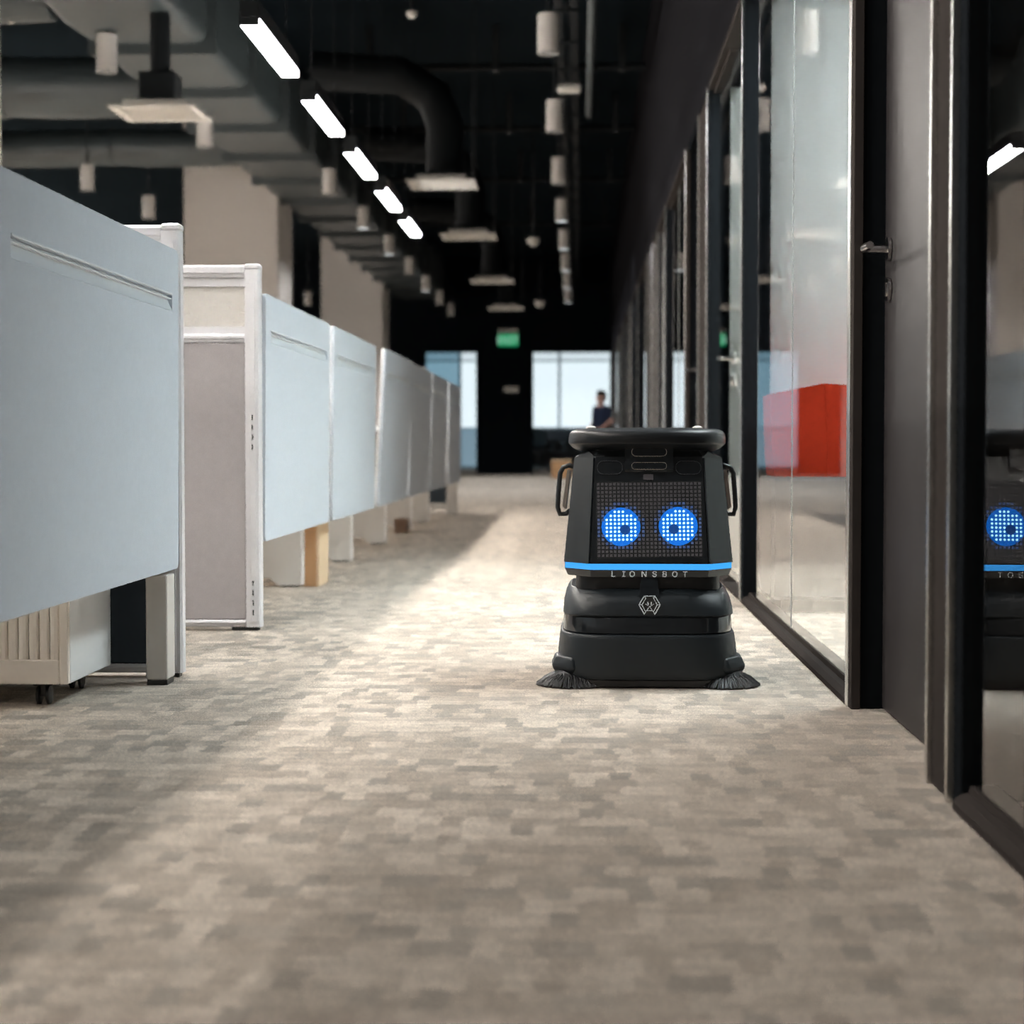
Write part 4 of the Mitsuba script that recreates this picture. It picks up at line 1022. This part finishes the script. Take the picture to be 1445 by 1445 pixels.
    for s in (-1, 1):
        o = 0.0045
        q = []
        for (pl, z, e) in ((bot, zb - .001, 0), (top, zt - .003, 1)):
            c_, w_ = pl[1], pl[2]; c0 = (s * (c_[0] + .002), c_[1], z); w0 = (s * w_[0], w_[1], z)
            n = np.array((s * .8, -.6, .0)) * o
            bk = (s * w_[0], .05, z)
            for u in (c0, w0, bk):
                q += [tuple(np.array(u)), tuple(np.array(u) + (n if u is not bk else np.array((s * o * .7, 0, 0))))]
        p('side_panel', hull(q), 'material_robot_grey', label='matte dark grey side cheek')
        # shoulder above the cheek
        p('shoulder', hull([(s * .139, -.184, .588), (s * .1895, -.121, .588), (s * .1895, .04, .588), (s * .152, -.165, .603), (s * .160, -.10, .606), (s * .160, .03, .606), (s * .13, -.1, .59)]), 'material_robot_grey')
        # handles
        hx = s * .2
        H = [(s * .186, -.02, .560), (s * .206, -.02, .566), (s * .222, -.02, .560), (s * .230, -.02, .545), (s * .2345, -.02, .49), (s * .2365, -.02, .455), (s * .231, -.02, .436), (s * .214, -.02, .437), (s * .203, -.02, .447)]
        key = p('side_handle', tube(H, [.006, .0065, .0065, .0065, .0065, .0065, .0065, .0065, .006], 12), 'material_black_plastic', smooth=60)
        scene[entry(key + '__inner_strip')] = mikit.ply(W(hull([(s * .203, -.045, .552), (s * .211, -.045, .555), (s * .2235, -.045, .458), (s * .2155, -.045, .450), (s * .200, 0, .552), (s * .209, 0, .555), (s * .2215, 0, .458), (s * .212, 0, .450)])), 'material_bronze_strip')
        labels[key + '__inner_strip'] = {'label': 'pale bronze inner strip of the handle'}
    # face plane
    nB, nT = np.array((0, -.232, zb)), np.array((0, -.186, zt))
    vv = (nT - nB) / np.linalg.norm(nT - nB); nn = np.cross((1.0, 0, 0), vv)
    if nn[1] > 0: nn = -nn
    def face(poly, a, b, rot=0.0, about=(0, 0)):
        if rot: poly = affinity.rotate(poly, rot, origin=about)
        ms = []
        for g_ in getattr(poly, 'geoms', [poly]):
            m = trimesh.creation.extrude_polygon(g_, b - a, engine='earcut'); q = np.array(m.vertices)
            m.vertices = nB + q[:, :1] * np.array((1.0, 0, 0)) + q[:, 1:2] * vv + (q[:, 2:] + a) * nn
            if m.volume < 0: m.invert()
            ms.append(m)
        return cat(ms)
    def zz(y): return (.62 - (y - 628) * .001775 - zb) / vv[2]      # photo row to height on the face
    FH = (zt - zb) / vv[2]
    p('face_panel', face(Polygon([(-.150, .001), (.150, .001), (.137, FH), (-.137, FH)]).buffer(-.001), 0, .0025), 'material_black_gloss', label='glossy black face plate')
    cs, rs, rot = .01035, .01022, 0.65
    u0, v1 = -.1292, zz(684.5)
    mid = (0, v1 - 9 * rs)
    lit = {0: [], 1: []}
    rows = {7: range(4, 7), 8: range(3, 9), 9: range(2, 10), 10: range(2, 10), 11: (2, 3, 4, 5, 8, 9), 12: (2, 3, 4, 5, 8, 9), 13: range(2, 10), 14: range(3, 9)}
    for r, cc in rows.items(): lit[0] += [(c, r) for c in cc]
    rows = {7: range(19, 22), 8: range(17, 23), 9: range(16, 24), 10: range(16, 24), 11: (16, 17, 20, 21, 22, 23), 12: (16, 17, 20, 21, 22, 23), 13: range(16, 24), 14: range(17, 23)}
    for r, cc in rows.items(): lit[1] += [(c, r) for c in cc]
    cell = lambda c, r, w: sbox(u0 + c * cs - w, v1 - r * rs - w, u0 + c * cs + w, v1 - r * rs + w)
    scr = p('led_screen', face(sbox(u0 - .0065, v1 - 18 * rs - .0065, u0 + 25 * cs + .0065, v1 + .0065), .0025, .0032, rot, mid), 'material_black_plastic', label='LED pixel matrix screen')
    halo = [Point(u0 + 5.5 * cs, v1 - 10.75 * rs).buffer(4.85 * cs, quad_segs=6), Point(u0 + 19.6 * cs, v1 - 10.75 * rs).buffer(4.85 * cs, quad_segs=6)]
    off = []
    for r in range(19):
        for c in range(26):
            g_ = cell(c, r, .0034)
            if not any(h_.contains(g_.centroid) for h_ in halo): off.append(g_)
    from shapely import MultiPolygon
    def cells(gs, a, b): return face(MultiPolygon(gs), a, b, rot, mid)
    blue = [g_ for g_ in off if any(h_.buffer(1.15 * cs).contains(g_.centroid) for h_ in halo)]  # outer ring of off pixels made to glow faintly as bloom
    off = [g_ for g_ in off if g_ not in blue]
    key = entry(scr + '__glow_pixels'); scene[key] = mikit.ply(W(cells(blue, .0032, .0042)), 'material_led_off', emitter=area((0.004, 0.030, 0.105), .02)); labels[key] = {'kind': 'stuff', 'label': 'pixels around the eyes made to glow faint blue as bloom'}
    key = entry(scr + '__unlit_pixels'); scene[key] = mikit.ply(W(cells(off, .0032, .0042)), 'material_led_off'); labels[key] = {'kind': 'stuff', 'label': 'grid of unlit grey pixels'}
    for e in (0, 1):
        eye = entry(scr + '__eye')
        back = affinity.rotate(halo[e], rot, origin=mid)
        on, dim = [], []
        for r in range(4, 18):
            for c in range(26):
                g_ = cell(c, r, .0036)
                if halo[e].contains(g_.centroid): (on if (c, r) in lit[e] else dim).append(g_)
        on = [g_.centroid.buffer(.0034, quad_segs=2) for g_ in on]
        # the eye's lit pixels, and the blue bloom round them put in as a glowing plate
        scene[eye] = mikit.ply(W(cells(on, .0036, .0046)), 'material_emitter_black', emitter=area((0.55, 1.15, 1.40), .15))
        labels[eye] = {'kind': 'stuff', 'label': 'lit cyan pixels of the ' + ('left' if e == 0 else 'right') + ' eye'}
        ring = entry(scr + '__eye_glow_plate')
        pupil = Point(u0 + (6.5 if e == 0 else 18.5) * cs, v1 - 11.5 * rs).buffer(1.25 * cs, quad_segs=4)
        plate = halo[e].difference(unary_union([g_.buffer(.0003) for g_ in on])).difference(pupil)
        scene[ring] = mikit.ply(W(face(plate, .0033, .0036, rot, mid)), 'material_emitter_black', emitter=area((0.0, 0.115, 0.52), .15))  # bloom of the lit pixels put in as blue emission
        labels[ring] = {'label': 'glowing plate standing in for the blue bloom of the ' + ('left' if e == 0 else 'right') + ' eye'}
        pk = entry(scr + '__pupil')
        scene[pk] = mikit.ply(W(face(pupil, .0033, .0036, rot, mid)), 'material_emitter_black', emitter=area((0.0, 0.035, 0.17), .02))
    # sensors above the screen
    p('sensor_block', hull([tuple(nB + u * np.array((1, 0, 0)) + v_ * vv + d_ * nn) for u in (-.062, .062) for v_, d_ in ((zz(668), .0), (zz(664), .013), (zz(631), .016), (zz(631), -.02))]), 'material_black_gloss')
    for y_, h_ in ((639.5, .0235), (659.5, .019)):
        o_ = rounded(.0905, h_, h_ / 2 - .0005, 0, zz(y_))
        d0 = .0135 if y_ < 650 else .0125
        lens = p('sensor_window', face(o_.buffer(-.0014), d0 - .004, d0 + .0022), 'material_black_gloss')
        scene[entry(lens + '__rim')] = mikit.ply(W(face(o_.difference(o_.buffer(-.0014)), d0 - .004, d0 + .0035)), 'material_bronze_strip')
    for s in (-1, 1):
        o_ = rounded(.066, .036, .0165, s * .1005, zz(661))
        ring = p('camera_port', face(o_.difference(o_.buffer(-.0018)), .002, .0058), 'material_port_rim')
        scene[entry(ring + '__lens')] = mikit.ply(W(face(o_.buffer(-.0024), .002, .0034)), 'material_black_gloss')
    p('label_plate', face(rounded(.026, .015, .002, -.002, zz(674.5)), .002, .0042), 'material_led_off')
    # light strip, lip and lettering
    lipm = lambda z0, z1, g0, g1: hull(at(plan(.2165 + g0, .150, .236 + g0, .150, .17), z0) + at(plan(.2165 + g1, .150, .236 + g1, .150, .17), z1))
    p('light_strip', lipm(.3015, .3170, -.001, -.001), 'material_emitter_black', emit=(0.035, 0.30, 0.75), weight=.2, label='glowing blue light strip')
    p('chin', cat(lipm(.283, .3012, -.009, .0), lipm(.3171, .3185, .0, .0)), 'material_black_plastic')
    xs_ = [865.5, 880.5, 892.5, 909.5, 924.5, 939, 953.5, 968]; 
    for ch, x_ in zip('LIONSBOT', xs_):
        m = meshkit.text_mesh(ch, .0150, .0022, bold=True); c_ = m.bounds.mean(0); m.apply_translation((-c_[0], -c_[1], 0))
        m.apply_transform(trimesh.transformations.rotation_matrix(math.pi / 2 + .28, (1, 0, 0)))
        p('letter', moved(m, ((x_ - 917.0) * .00178, -.2315, .2915)), 'material_aluminium_light', label=f'silver letter {ch}')
    # lid
    lid = [(.603, .150, .13), (.604, .176, .160), (.611, .193, .205), (.6215, .2045, .231), (.626, .2075, .234), (.640, .2075, .234), (.650, .2050, .231), (.657, .199, .225), (.662, .185, .21), (.665, .13, .15)]
    p('lid', loft([sup(a, b, 2.9, z, 96) for z, a, b in lid]), 'material_robot_dark', smooth=50, label='thick rounded black lid')
    p('lid_neck', hull(at(plan(.14, .12, .165, .10, .12), .595) + at(plan(.16, .13, .18, .12, .14), .608)), 'material_black_plastic')
    for x_ in (-.148, .131): p('lid_stud', lathe([(.014, .660), (.013, .667), (.008, .670), (0, .671)], 20, (x_, -.08, 0)), 'material_fitting_white', smooth=50)
robot()
